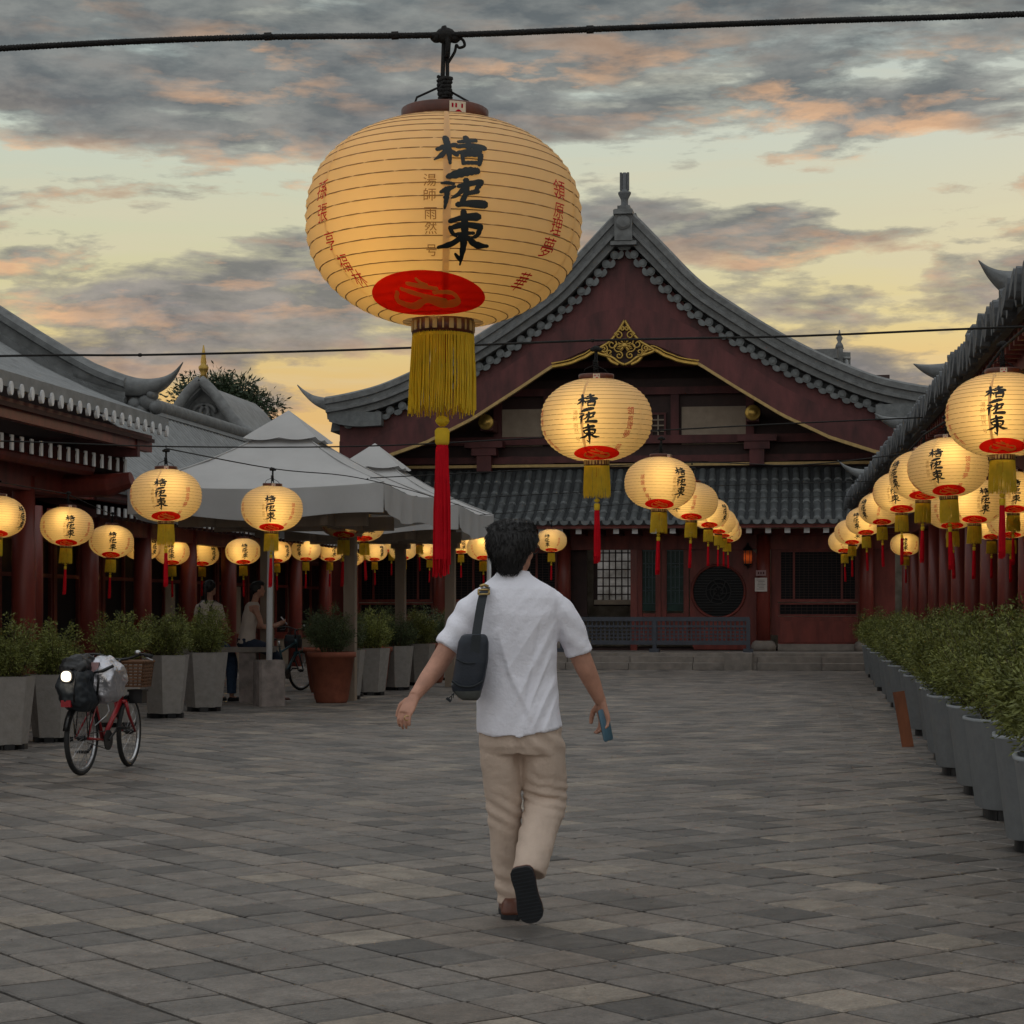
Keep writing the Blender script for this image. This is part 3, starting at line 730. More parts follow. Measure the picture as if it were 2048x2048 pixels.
# ridge of the roof behind, and gilt filigree ornament (kept generic scrolls)
mb = MB(); mb.box(TW(0, BF + 4, PK - .1), (.4, 9, .5)); part('main_ridge', mb, 'ridge', temple)
orn = MB(); oz = uz(712); GY = BG - .07
def curl(cx, cz, r0, t0, turns, s, n=22): return [TW(cx + s * cos(t0 + turns * 2 * pi * k / n) * r0 * (1 - .8 * k / n), GY - .02, cz + sin(t0 + turns * 2 * pi * k / n) * r0 * (1 - .8 * k / n)) for k in range(n + 1)]
for s in (-1, 1):
    orn.tube([TW(s * x, GY, z) for x, z in spline([(0, oz + .62), (.16, oz + .36), (.36, oz + .12), (.62, oz - .04), (.70, oz - .12), (.5, oz - .2), (.3, oz - .26), (.14, oz - .38), (0, oz - .44)], 5)], .038, 6)
    for cx, cz, r, t0, tr in ((.14, .26, .11, 0, 1.3), (.30, .05, .14, .5, 1.4), (.50, -.06, .10, 2, 1.3), (.16, -.02, .13, 3, 1.4), (.13, -.22, .10, 1, 1.3), (.36, -.14, .08, 4, 1.2), (.06, .42, .06, 1, 1.2)):
        orn.tube(curl(s * cx, oz + cz, r, t0, tr, s), .021, 5)
    for q in range(5):
        t = pi / 2 + s * q * .6; orn.tube([TW(cos(t) * r, GY - .03, oz + .02 + sin(t) * r) for r in (.03, .12, .17)], .026, 5)
orn.ell(TW(0, GY - .03, oz + .02), (.07, .04, .07), 12, 8)
part('gable_ornament', orn, 'gold', temple, True)
mb = MB(); mb.plate([TW(x, BG + .05, z) for x, z in ((0, oz + .6), (.35, oz + .1), (.68, oz - .1), (.3, oz - .25), (0, oz - .42), (-.3, oz - .25), (-.68, oz - .1), (-.35, oz + .1))], (0, .04, 0)); part('ornament_backing', mb, 'darkwood', temple)

# -- things on the temple front
a_ = aw(1496) ; zz = zw(1116)
wl = thing('wall_lamp', 'small lit glass wall lamp on the red wall above the round window', 'lamp', (a_, BF - .2, zz))
mb = MB(); mb.lathe([(.03, -.22), (.10, -.18), (.11, -.15), (.02, -.15)], 12); mb.lathe([(.12, .17), (.13, .19), (.03, .30), (.02, .36)], 12)
for k in range(6): mb.box((.105 * cos(k * pi / 3), .105 * sin(k * pi / 3), .01), (.014, .014, .33))
mb.tube([(0, .02, -.2), (0, .1, -.26), (0, .16, -.2)], .016, 6); lpart('lamp_frame', mb, 'black', wl)
mb = MB(); mb.lathe([(.095, -.15), (.10, .17)], 12); lpart('lamp_glass', mb, translucent('amber_glass', (.6, .25, .1), .8), wl)
mb = MB(); mb.ell((0, 0, .0), (.035, .035, .06), 10, 8); lpart('bulb', mb, 'lamp_warm', wl, True)
nt = thing('paper_notice', 'cream paper notice pinned to the red column of the temple', 'notice', (aw(1523), BF - .46, zw(1170)))
mb = MB(); mb.box((0, 0, 0), (.29, .012, .33)); lpart('sheet', mb, 'notice', nt)
tx = MB()
for k in range(7): tx.box((-.01 + .02 * (k % 2), -.009, .11 - k * .036), (.19 - .03 * (k % 3), .003, .008))
lpart('print_lines', tx, 'wirecord', nt)
pq = thing('wall_plaque', 'small pinkish plaque above the paper notice on the red column', 'plaque', (aw(1523), BF - .46, zw(1147)))
mb = MB(); mb.box((0, 0, 0), (.24, .02, .13)); lpart('plate', mb, 'plaque', pq)
mb = MB(); [mb.box((x, -.013, 0), (.035, .004, .06)) for x in (-.06, 0, .06)]; lpart('lettering', mb, 'maroon', pq)
# lattice barrier on the platform
ba0 = wd((1130 - CX) / FPX * 47.6, 47.6)[0]; ba1 = ba0 + 4.35; bb_ = 46.75
br = thing('lattice_barrier', 'long low blue-black lattice barrier standing on the temple platform', 'barrier', ((ba0 + ba1) / 2, bb_, .37))
for x in (ba0, (ba0 + ba1) / 2, ba1):
    mb = MB(); mb.box((x, bb_, .37 + .40), (.09, .10, .76)); mb.box((x, bb_, .37 + .045), (.22, .5, .09)); part('post', mb, 'barrier', br)
for z, h in ((1.15, .10), (.98, .05), (.60, .10)):
    mb = MB(); mb.box(((ba0 + ba1) / 2, bb_ - .01, z), (ba1 - ba0 + .06, .07, h)); part('rail', mb, 'barrier', br)
mb = MB(); n = 42
for k in range(n): mb.box((ba0 + .1 + (ba1 - ba0 - .2) * k / (n - 1), bb_, .86), (.035, .035, .5))
for z in (.72, .80, .89): mb.box(((ba0 + ba1) / 2, bb_ + .002, z), (ba1 - ba0 - .1, .03, .032))
part('lattice', mb, 'barrier', br)

# ================================================================== LEFT HALL (near) AND GALLERY (behind it)
def roof_sheet(prof, b0, b1, th=.10):
    return MB().loft([[(a, b0, z), (a, b1, z), (a, b1, z - th), (a, b0, z - th)] for a, z in prof])
def barrels(prof, b0, b1, pitch, r, seg=5):
    mb = MB(); n = int((b1 - b0) / pitch)
    for i in range(n + 1):
        b = b0 + pitch * (i + .5)
        if b > b1 - .02: break
        rings = [[(a, b + r * cos(t), z + .01 + r * sin(t)) for t in [pi * k / seg for k in range(seg + 1)]] for a, z in prof]
        mb.loft(rings, cap=True, closed=False)
    return mb
lh = thing('left_hall', 'near left hall with swept grey tiled roof and white painted rafter ends', 'hall', (-9.6, 18, 0))
prof = spline([(-8.40, 3.80), (-9.2, 4.12), (-10.2, 4.62), (-11.4, 5.40), (-12.6, 6.4)], 4)
part('roof', roof_sheet(prof, 9, 25.2), 'pan_mid', lh)
part('tile_rows', barrels(prof, 9, 25.15, .20, .066), 'tile_pale', lh, kind='stuff')
# curved eave strip that dips a little toward the corner
es = MB(); es.loft([[(-8.36, b, 3.86), (-8.44, b, 3.86), (-8.44, b, 3.70), (-8.36, b, 3.70)] for b in (9, 15, 20, 25.25)]); part('eave_strip', es, 'tile_pale', lh)
drp = MB(); drp.loft([[(x, .045 * cos(2 * pi * k / 12), .075 * sin(2 * pi * k / 12)) for k in range(12)] for x in (-.02, .02)]); drpm = drp.fix('drip_tile', 'white')
for k in range(24): link('drip_tile', drpm, lh, Vector((-8.36, 18.6 + k * .285, 3.69)) - lh.location)
mb = MB(); mb.box((-8.62, 17.1, 3.53), (.10, 16.2, .22)); part('eave_board', mb, 'redwood', lh)
rfl = MB(); rfl.box((-.75, 0, .18), (1.6, .10, .14), Matrix.Rotation(.24, 3, 'Y')); rflm = rfl.fix('rafter', 'soffit')
rel = MB(); rel.box((.0, 0, 0), (.02, .075, .17)); relm = rel.fix('rafter_end', 'white')
for k in range(23):
    o = link('rafter', rflm, lh, Vector((-8.86, 18.6 + k * .285, 3.22)) - lh.location)
    link('rafter_end', relm, o, (.04, 0, .0))
mb = MB(); mb.loft([[(-8.5, b, 3.58), (-13, b, 4.4), (-13, b, 4.35), (-8.5, b, 3.53)] for b in (9, 25.1)]); part('soffit', mb, 'soffit', lh)
mb = MB(); mb.box((-9.6, 17, 3.02), (.24, 16.6, .40)); part('eave_beam', mb, 'redwood', lh)
mb = MB(); mb.tube([(-9.15, b, 3.16) for b in (9, 24.4)], .10, 12); part('purlin', mb, 'redwood', lh)
mb = MB(); mb.tube([(-10.4, 24.5, 2.95), (-8.9, 24.5, 2.95), (-8.6, 24.5, 3.02)], [.15, .15, .10], 12); part('bracket_arm', mb, 'redwood', lh)
mb = MB(); mb.box((-9.3, 24.62, 3.45), (1.5, .10, .26)); part('end_board', mb, 'maroon', lh)
def column(root, a, b, z1=3.0, r=.145, m='redcol'):
    mb = MB(); mb.lathe([(r, .18), (r, 1.6), (r * .95, z1)], 20, (a, b, 0)); o = part('column', mb, m, root, True)
    mb = MB(); mb.lathe([(r * 1.6, 0), (r * 1.65, .10), (r * 1.25, .185)], 20, (a, b, 0)); link('column_base', mb.fix('column_base', 'stone', True), o)
for b in (11, 14, 17, 20.2, 23.4): column(lh, -9.6, b)
# verge ridge running down to the horn at the corner
vr = spline([(-12.6, 6.75, .34), (-11.4, 5.78, .33), (-10.2, 5.00, .32), (-9.3, 4.50, .30), (-8.80, 4.32, .28)], 5)
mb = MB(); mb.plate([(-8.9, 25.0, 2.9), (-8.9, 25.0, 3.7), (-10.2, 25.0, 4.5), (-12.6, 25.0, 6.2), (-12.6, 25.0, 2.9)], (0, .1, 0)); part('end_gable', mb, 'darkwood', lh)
rings = [[(a, 24.95 + y, z - .36 + q * h * 1.5) for y, q in ((-.18, 0), (.18, 0), (.18, .30), (.14, .33), (.14, .62), (.2, .66), (.2, .84), (.1, 1), (-.1, 1), (-.2, .84), (-.2, .66), (-.14, .62), (-.14, .33), (-.18, .30))] for a, z, h in vr]
part('verge_ridge', MB().loft(rings), 'ridge', lh)
hr = spline([(-9.5, 4.50, .17), (-9.0, 4.32, .15), (-8.65, 4.245, .115), (-8.38, 4.28, .080), (-8.20, 4.39, .042), (-8.07, 4.56, .008)], 5)
part('ridge_horn', MB().loft([[(a, 24.95 + y * min(1, h / .11), z + q * h) for y, q in ((-.13, -1), (.13, -1), (.17, .2), (.08, 1), (-.08, 1), (-.17, .2))] for a, z, h in hr]), 'horn', lh, True)
cv = MB()
for k, (a, z, r) in enumerate(((-8.55, 4.05, .12), (-8.43, 3.98, .09), (-8.62, 3.93, .10), (-8.48, 4.14, .07), (-8.70, 4.02, .11))): cv.ell((a, 24.95, z), (r, .15, r), 12, 8)
part('carved_ridge_end', cv, 'horn', lh, True)
# hall wall with timber frame, windows and cream dado
def hall_wall(root, a, b0, b1, n, zt=2.95):
    mb = MB(); mb.box((a - .35, (b0 + b1) / 2, 1.6), (.08, b1 - b0, 3.2)); part('back_wall', mb, 'darkwood', root)
    w = (b1 - b0) / n
    for i in range(n):
        c_ = b0 + w * (i + .5)
        mb = MB(); mb.box((a, c_ - w / 2, zt / 2), (.13, .13, zt)); part('wall_post', mb, 'redwood', root)
        mb = MB(); mb.box((a, c_, .42), (.07, w - .14, .66)); part('dado_panel', mb, 'cream', root)
        f = MB(); y0, y1, z0, z1 = c_ - w / 2 + .07, c_ + w / 2 - .07, .80, 2.5
        for yy in (y0 + .03, y1 - .03, c_): f.box((a, yy, (z0 + z1) / 2), (.08, .06, z1 - z0))
        for zz_ in (z0 + .03, z1 - .03, 1.9): f.box((a + .003, c_, zz_), (.075, y1 - y0, .06))
        wn = part('window', f, 'redwood', root)
        g = MB(); g.box((a - .02, c_, (z0 + z1) / 2), (.015, y1 - y0 - .1, z1 - z0 - .1)); link('pane', g.fix('pane', 'glass'), wn)
        if i % 2 == 0:
            g = MB(); g.box((a + .005, c_ + w * .18, 1.35), (.02, w * .26, 1.0)); link('blind', g.fix('blind', 'cream'), wn)
        mb = MB(); mb.box((a, c_, 2.72), (.10, w - .13, .38)); part('transom_panel', mb, 'redwood', root)
    mb = MB(); mb.box((a + .02, (b0 + b1) / 2, .76), (.14, b1 - b0, .09)); part('wall_sill', mb, 'redwood', root)
hall_wall(lh, -11.2, 12, 25.6, 6)
mb = MB(); mb.box((-10.5, 18, .06), (2.6, 14, .12)); part('plinth', mb, 'stone', lh)

ga = thing('left_gallery', 'long left gallery with pale grey roof and red columns behind the white canopies', 'gallery', (-10.7, 37, 0))
prof = spline([(-10.0, 3.15), (-10.7, 3.52), (-11.5, 4.18), (-12.4, 5.15)], 5)
part('roof', roof_sheet(prof, 27.2, 47.2), 'pan_mid', ga)
part('tile_rows', barrels(prof, 27.2, 47.2, .22, .075), 'tile_pale', ga, kind='stuff')
part('roof_back', roof_sheet([(-12.4, 5.15), (-14.6, 3.2)], 27.2, 47.2), 'tile_pale', ga)
mb = MB(); mb.tube([(-12.4, b, 5.22) for b in (27.1, 30, 34, 38, 43, 47.3)], .16, 12); part('main_ridge', mb, 'ridge', ga, True)
mb = MB(); mb.tube([(-12.4, b, 5.02) for b in (27.1, 47.3)], .22, 4); part('ridge_base', mb, 'ridge', ga)
mb = MB(); mb.box((-10.18, 37.2, 3.0), (.08, 20, .14)); part('eave_board', mb, 'redwood', ga)
rg = MB(); rg.box((-.5, 0, .1), (1.1, .09, .11), Matrix.Rotation(.3, 3, 'Y')); rgm = rg.fix('rafter', 'soffit')
rg2 = MB(); rg2.box((0, 0, 0), (.02, .10, .13)); rg2m = rg2.fix('rafter_end', 'white')
for k in range(70):
    o = link('rafter', rgm, ga, Vector((-10.2, 27.5 + k * .28, 2.80)) - ga.location); link('rafter_end', rg2m, o, (.05, 0, 0))
mb = MB(); mb.loft([[(-10.1, b, 2.98), (-12.4, b, 3.2), (-12.4, b, 3.16), (-10.1, b, 2.94)] for b in (27.3, 47.2)]); part('soffit', mb, 'soffit', ga)
mb = MB(); mb.box((-10.7, 37.2, 2.66), (.22, 20, .30)); part('eave_beam', mb, 'redwood', ga)
for b in (26.4, 28.6, 31.0, 33.4, 35.8, 38.2, 40.6, 43.2, 45.8): column(ga, -10.7, b, 2.8)
hall_wall(ga, -12.0, 26, 48, 10, 2.9)
mb = MB(); mb.box((-11.4, 37.2, .06), (2.2, 21, .12)); part('plinth', mb, 'stone', ga)
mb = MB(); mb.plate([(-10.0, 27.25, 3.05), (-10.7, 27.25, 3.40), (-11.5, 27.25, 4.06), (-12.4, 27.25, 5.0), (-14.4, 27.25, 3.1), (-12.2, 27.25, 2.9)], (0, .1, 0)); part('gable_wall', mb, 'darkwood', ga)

# pavilion roof with gold finial beyond the gallery
pv = P(415, 800, 46); pa, pb = pv[0], pv[1]
gp = thing('gold_finial_pavilion', 'small grey gablet roof with golden finial rising above the left gallery roof', 'pavilion', (pa, pb, 0))
def Z(v, Y): return CAMH + (HZ - v) / FPX * Y
zt = Z(765, 46)
for s in (-1, 1):
    pr = spline([(0, zt), (.30, zt - .28), (.62, zt - .72), (.98, zt - 1.12), (1.5, zt - 1.42)], 4)
    part('roof_slope', MB().loft([[(pa + s * x, pb - .5, z - .08), (pa + s * x, pb + 4, z - .08), (pa + s * x, pb + 4, z - .2), (pa + s * x, pb - .5, z - .2)] for x, z in pr]), 'tile_pale', gp)
    part('verge_ridge', MB().tube([(pa + s * x, pb - .55, z) for x, z in pr], .12, 10), 'horn', gp, True)
mb = MB(); mb.plate([(pa, pb - .2, zt - .1), (pa + .95, pb - .2, zt - 1.2), (pa + .95, pb - .2, zt - 2.6), (pa - .95, pb - .2, zt - 2.6), (pa - .95, pb - .2, zt - 1.2)], (0, .2, 0)); part('gable_wall', mb, 'ridge', gp)
mb = MB()
for s in (-1, 1): mb.tube([(pa + s * (.05 + .22 * cos(t) * (1 - t / 9)), pb - .24, zt - .72 + .22 * sin(t) * (1 - t / 9)) for t in [k * .4 for k in range(16)]], .05, 6)
mb.tube([(pa - .45, pb - .24, zt - .95), (pa, pb - .24, zt - .85), (pa + .45, pb - .24, zt - .95)], .05, 6); part('carved_ornament', mb, 'horn', gp, True)
mb = MB(); mb.box((pa, pb + 1.5, zt - 3.9), (2.2, 3, 2.8)); part('body', mb, 'darkwood', gp)
mb = MB(); mb.lathe([(.16, zt - .12), (.13, zt + .02), (.11, zt + .04)], 14, (pa, pb - .3, 0)); part('finial_base', mb, 'horn', gp, True)
mb = MB(); mb.lathe([(.10, zt + .03), (.06, zt + .16), (.11, zt + .26), (.12, zt + .32), (.06, zt + .38), (.07, zt + .42), (.045, zt + .62), (.012, zt + .82)], 16, (pa, pb - .3, 0)); part('finial', mb, 'gold', gp, True)

# ================================================================== RIGHT GALLERY
RG = thing('right_gallery', 'right hand gallery with dark eaves, upturned ridge ends and a row of red columns', 'gallery', (1.42, 26.0, 0), RAD(2.1))
def RL(a, b, z): return (a, b, z)      # local: a=0 on the eave line, +a into the building, b along it
B0, B1 = -17.5, 18.6
ez = [( -20, 4.22), (-9, 4.08), (0, 3.94), (9, 3.84), (18.6, 3.74)]
def rz_(b): return interp(ez, b)
bs = [B0 + (B1 - B0) * k / 20 for k in range(21)]
lpart('roof', MB().loft([[(0, b, rz_(b) + .08), (1.6, b, rz_(b) + .85), (3.6, b, rz_(b) + 2.2), (6, b, rz_(b) + .8), (3.6, b, rz_(b) + 1.9), (1.6, b, rz_(b) + .7), (0, b, rz_(b) - .02)] for b in bs]), 'tile_dark', RG)
mb = MB()
for k in range(int((B1 - B0) / .2)):
    b = B0 + k * .2 + .1
    mb.loft([[(-.02 + d, b + .06 * cos(t), rz_(b) + .06 + d * .45 + .06 * sin(t)) for t in [pi * q / 5 for q in range(6)]] for d in (0, .8, 1.6)], closed=False)
lpart('tile_rows', mb, 'tile_dark', RG, kind='stuff')
td = MB(); td.loft([[(x, .082 * cos(2 * pi * k / 12), .15 * sin(2 * pi * k / 12) - .05) for k in range(12)] for x in (-.05, .03)]); tdm = td.fix('tile_end', 'tile_dark')
rre = random.Random(17)
for k in range(150):
    b = -9.9 + k * .19
    if b > B1: break
    lk = link('tile_end', tdm, RG, (-.02 + rre.uniform(-.03, .02), b, rz_(b) + .04 + rre.uniform(-.03, .02)), (rre.uniform(-.1, .1), rre.uniform(-.15, .15), 0)); lk.scale.z = rre.uniform(.8, 1.25)
lpart('eave_strip', MB().loft([[(.02, b, rz_(b) + .02), (.14, b, rz_(b) + .02), (.14, b, rz_(b) - .16), (.02, b, rz_(b) - .16)] for b in bs]), 'tile_dark', RG)
lpart('eave_board', MB().loft([[(.30, b, rz_(b) - .10), (.38, b, rz_(b) - .10), (.38, b, rz_(b) - .40), (.30, b, rz_(b) - .40)] for b in bs]), 'redwood', RG)
lpart('soffit', MB().loft([[(.1, b, rz_(b) - .12), (4.5, b, rz_(b) + .1), (4.5, b, rz_(b) + .05), (.1, b, rz_(b) - .17)] for b in bs]), 'soffit', RG)
rr_ = MB(); rr_.box((.6, 0, 0), (1.2, .09, .12)); rrm = rr_.fix('rafter', 'redwood')
for k in range(120): 
    b = -17 + k * .295; link('rafter', rrm, RG, (.12, b, rz_(b) - .22))
lpart('eave_beam', MB().loft([[(1.15, b, 3.35), (1.4, b, 3.35), (1.4, b, 2.95), (1.15, b, 2.95)] for b in (B0, B1)]), 'redwood', RG)
cmb = MB(); cmb.lathe([(.145, .15), (.145, 1.6), (.138, 3.0)], 20); cm_ = cmb.fix('column', 'redcol', True)
cbb = MB(); cbb.lathe([(.24, 0), (.24, .1), (.18, .16)], 20); cbm = cbb.fix('column_base', 'stone', True)
for k in range(18):
    o = link('column', cm_, RG, (1.28, -16.2 + k * 2.02, 0)); link('column_base', cbm, o)
def rwall():
    for i in range(13):
        b = B0 + (B1 - B0) * (i + .5) / 13; w = (B1 - B0) / 13
        mb = MB(); mb.box((2.9, b, 1.6), (.10, w - .16, 3.2)); lpart('wall_panel', mb, 'darkwood', RG)
        mb = MB(); mb.box((2.86, b - w / 2, 1.6), (.16, .16, 3.2)); lpart('wall_post', mb, 'redwood', RG)
        mb = MB(); mb.box((2.83, b, 1.75), (.03, w - .5, 1.5)); lpart('pane', mb, 'glass', RG)
rwall()
mb = MB(); mb.box((2.1, (B0 + B1) / 2, .05), (2.2, B1 - B0, .10)); lpart('plinth', mb, 'stone', RG)
# horns: the flared ends of the descending ridges, one above each bay
def rhorn(uv, Y, sc_):
    tip = P(uv[0], uv[1], Y)
    l = Matrix.Rotation(-RAD(2.1), 3, 'Z') @ (tip - RG.location)
    b = l.y; z0 = rz_(b) + .10
    h = l.z - z0
    pts = spline([(1.6, z0 + .92, .22), (1.0, z0 + .58, .20), (.55, z0 + .36, .17), (.25, z0 + .30, .125), (.25 + (l.x - .25) * .40, z0 + .30 + (h - .3) * .16, .085), (.25 + (l.x - .25) * .74, z0 + .3 + (h - .3) * .52, .045), (l.x, l.z, .006)], 6)
    lpart('ridge_horn', MB().loft([[(x, b + y * sc_ * min(1, hh / .11), z + q * hh * sc_) for y, q in ((-.15, -1), (.15, -1), (.2, .2), (.09, 1), (-.09, 1), (-.2, .2))] for x, z, hh in pts]), 'horn', RG, True)
    mb = MB()
    for dx, w_, z0_, z1_ in ((.26, .42, -.10, .14), (.20, .30, .12, .22)):
        mb.loft([[(dx + x * s, b + 2.3 * sc_ + y * s, z0 + z) for x, y in ((-w_ / 2, -.26), (w_ / 2, -.26), (w_ / 2, .26), (-w_ / 2, .26))] for z, s in ((z0_, 1), (z1_ - .05, 1.04), (z1_, .9))])
    lpart('ridge_block', mb, 'tile_dark', RG)
    mb = MB()
    for dx, dz, r in ((.16, .06, .13), (.05, -.04, .11), (.26, -.06, .12), (.10, -.16, .10), (.28, .16, .12)): mb.ell((dx, b, z0 + dz + .02), (r * sc_, .16 * sc_, r * sc_), 12, 8)
    lpart('carved_ridge_end', mb, 'horn', RG, True)
for uv, Y, s_ in (((1957, 521), 19.0, 1.0), ((1827, 728), 25.2, .95), ((1749, 827), 31.5, .95), ((1675, 920), 41.5, .9)): rhorn(uv, Y, s_)

# ================================================================== BEYOND: tower roof, low roof, trees
tw = P(1640, 760, 72)
to = thing('far_roof', 'distant grey tiled roof with a slim finial seen behind the right slope of the temple', 'roof', (tw[0], tw[1], 0))
X0, X1, XR = [(u - CX) / FPX * 72 for u in (1560, 1675, 1702)]
def zz72(v): return Z(v, 72)
def T72(X, Yo, z): return wd(X, 72 + Yo, z)
mb = MB(); mb.loft([[T72(x, 0, zz72(711)), T72(x, -1.6, zz72(860)), T72(x, 3, zz72(860)), T72(x, .3, zz72(711))] for x in (X0 - 2, X1)]); part('roof_slope', mb, 'tile', to)
mb = MB()
for k in range(9):
    x = X0 + .2 + k * .27; mb.tube([T72(x, -.12, zz72(722)), T72(x, -.62, zz72(768)), T72(x, -1.4, zz72(842))], .08, 6)
part('tile_rows', mb, 'tile_pale', to, True, kind='stuff')
mb = MB(); mb.box(T72((X0 - 2 + X1) / 2, 0, zz72(712)), (X1 - X0 + 2, .4, .34), Matrix.Rotation(-TH, 3, 'Z')); part('main_ridge', mb, 'ridge', to)
mb = MB(); mb.loft([[T72(x, y, z) for x, y in ((X1, -.3), (X1 + .14, -.35), (X1 + .14, .3), (X1, .3))] for z in (zz72(860), zz72(698))]); part('ridge_end', mb, 'horn', to)
mb = MB(); mb.loft([[T72(X1 + .14, 0, zz72(704)), T72(XR, .1, zz72(704)), T72(XR, 2.0, zz72(704)), T72(X1 + .14, 2, zz72(704))], [T72(X1 + .14, 0, zz72(860)), T72(XR, .1, zz72(860)), T72(XR, 2, zz72(860)), T72(X1 + .14, 2, zz72(860))]]); part('gable_wall', mb, 'tile', to)
for k in range(8):
    mb = MB(); mb.tube([T72(X1 + .16, -.06, zz72(716 + k * 15)), T72(XR - .02, .03, zz72(716 + k * 15))], .05, 6); part('tile_course', mb, 'tile_pale', to, True)
mb = MB(); mb.lathe([(.16, zz72(698)), (.13, zz72(690)), (.06, zz72(684)), (.12, zz72(676)), (.05, zz72(670)), (.02, zz72(660))], 12, T72(X1 + .07, 0, 0)); part('finial', mb, 'ridge', to, True)
lr = thing('low_far_roof', 'low grey roof slope just visible past the right end of the temple gable', 'roof', P(1840, 800, 64) * Vector((1, 1, 0)) if False else wd((1840 - CX) / FPX * 64, 64, 0))
mb = MB(); mb.loft([[wd((u - CX) / FPX * 64, 64 + y, Z(v, 64)) for u, v in ((1790, 818), (1815, 806), (1850, 796), (1880, 790), (1990, 790), (1990, 860), (1790, 860))] for y in (0, 3)]); part('roof_slope', mb, 'tile_pale', lr)

def leaf_cloud(n, fn, size, rnd, droop=0.0):
    """n small folded leaves at fn() positions"""
    mb = MB()
    for i in range(n):
        p, d = fn()
        s = size * rnd.uniform(.6, 1.3)
        d = Vector(d) + Vector((rnd.uniform(-.7, .7), rnd.uniform(-.7, .7), rnd.uniform(-.6, .6) - droop))
        d.normalize(); w = d.orthogonal().normalized(); w = Matrix.Rotation(rnd.uniform(0, 6.28), 3, d) @ w
        p = Vector(p); w = w * s * .15; nn = d.cross(w).normalized() * s * .05
        mb.add([p, p + d * s * .45 + w + nn, p + d * s, p + d * s * .45 - w + nn], [(0, 1, 2), (0, 2, 3)])
    return mb
rtree = random.Random(11)
tp = wd((442 - CX) / FPX * 66, 66, 0)
tr = thing('broadleaf_tree', 'dark green broadleaf tree behind the gold finial pavilion', 'tree', tp)
mb = MB(); mb.tube([(0, 0, 0), (.1, 0, 3), (0, .1, 5.5), (.2, 0, 7)], [.3, .24, .16, .06], 10)
limbs = []
for k in range(16):
    a = rtree.uniform(0, 6.28); zb = rtree.uniform(3.6, 6.0); r = rtree.uniform(1.0, 1.9); e = Vector((cos(a) * r, sin(a) * r * .8, min(zb + rtree.uniform(1.2, 2.8), 8.5 - r * .45)))
    mb.tube([(.05, 0, zb), (e.x * .5, e.y * .5, (zb + e.z) / 2 + .1), e], [.09, .06, .02], 6); limbs.append(e)
lpart('trunk', mb, 'bark', tr, True)
cl = [(Vector((cos(a) * r, sin(a) * r * .7, z)), s) for a, r, z, s in [(rtree.uniform(0, 6.28), rtree.uniform(0, 1.9), rtree.uniform(6.0, 8.9), rtree.uniform(.25, .5)) for _ in range(150)]]
cl = [(c_, s) for c_, s in cl if c_.z < Z(758, 66) - .22 * abs(c_.x) ** 1.6]
cl += [(e, .4) for e in limbs]
def tf():
    c_, s = rtree.choice(cl); d = Vector((rtree.gauss(0, 1), rtree.gauss(0, 1), rtree.gauss(0, .7))); d *= s * .6
    return c_ + d, d.normalized() if d.length > 0 else Vector((0, 0, 1))
lpart('crown', leaf_cloud(19000, tf, .19, rtree), 'leaftree', tr)

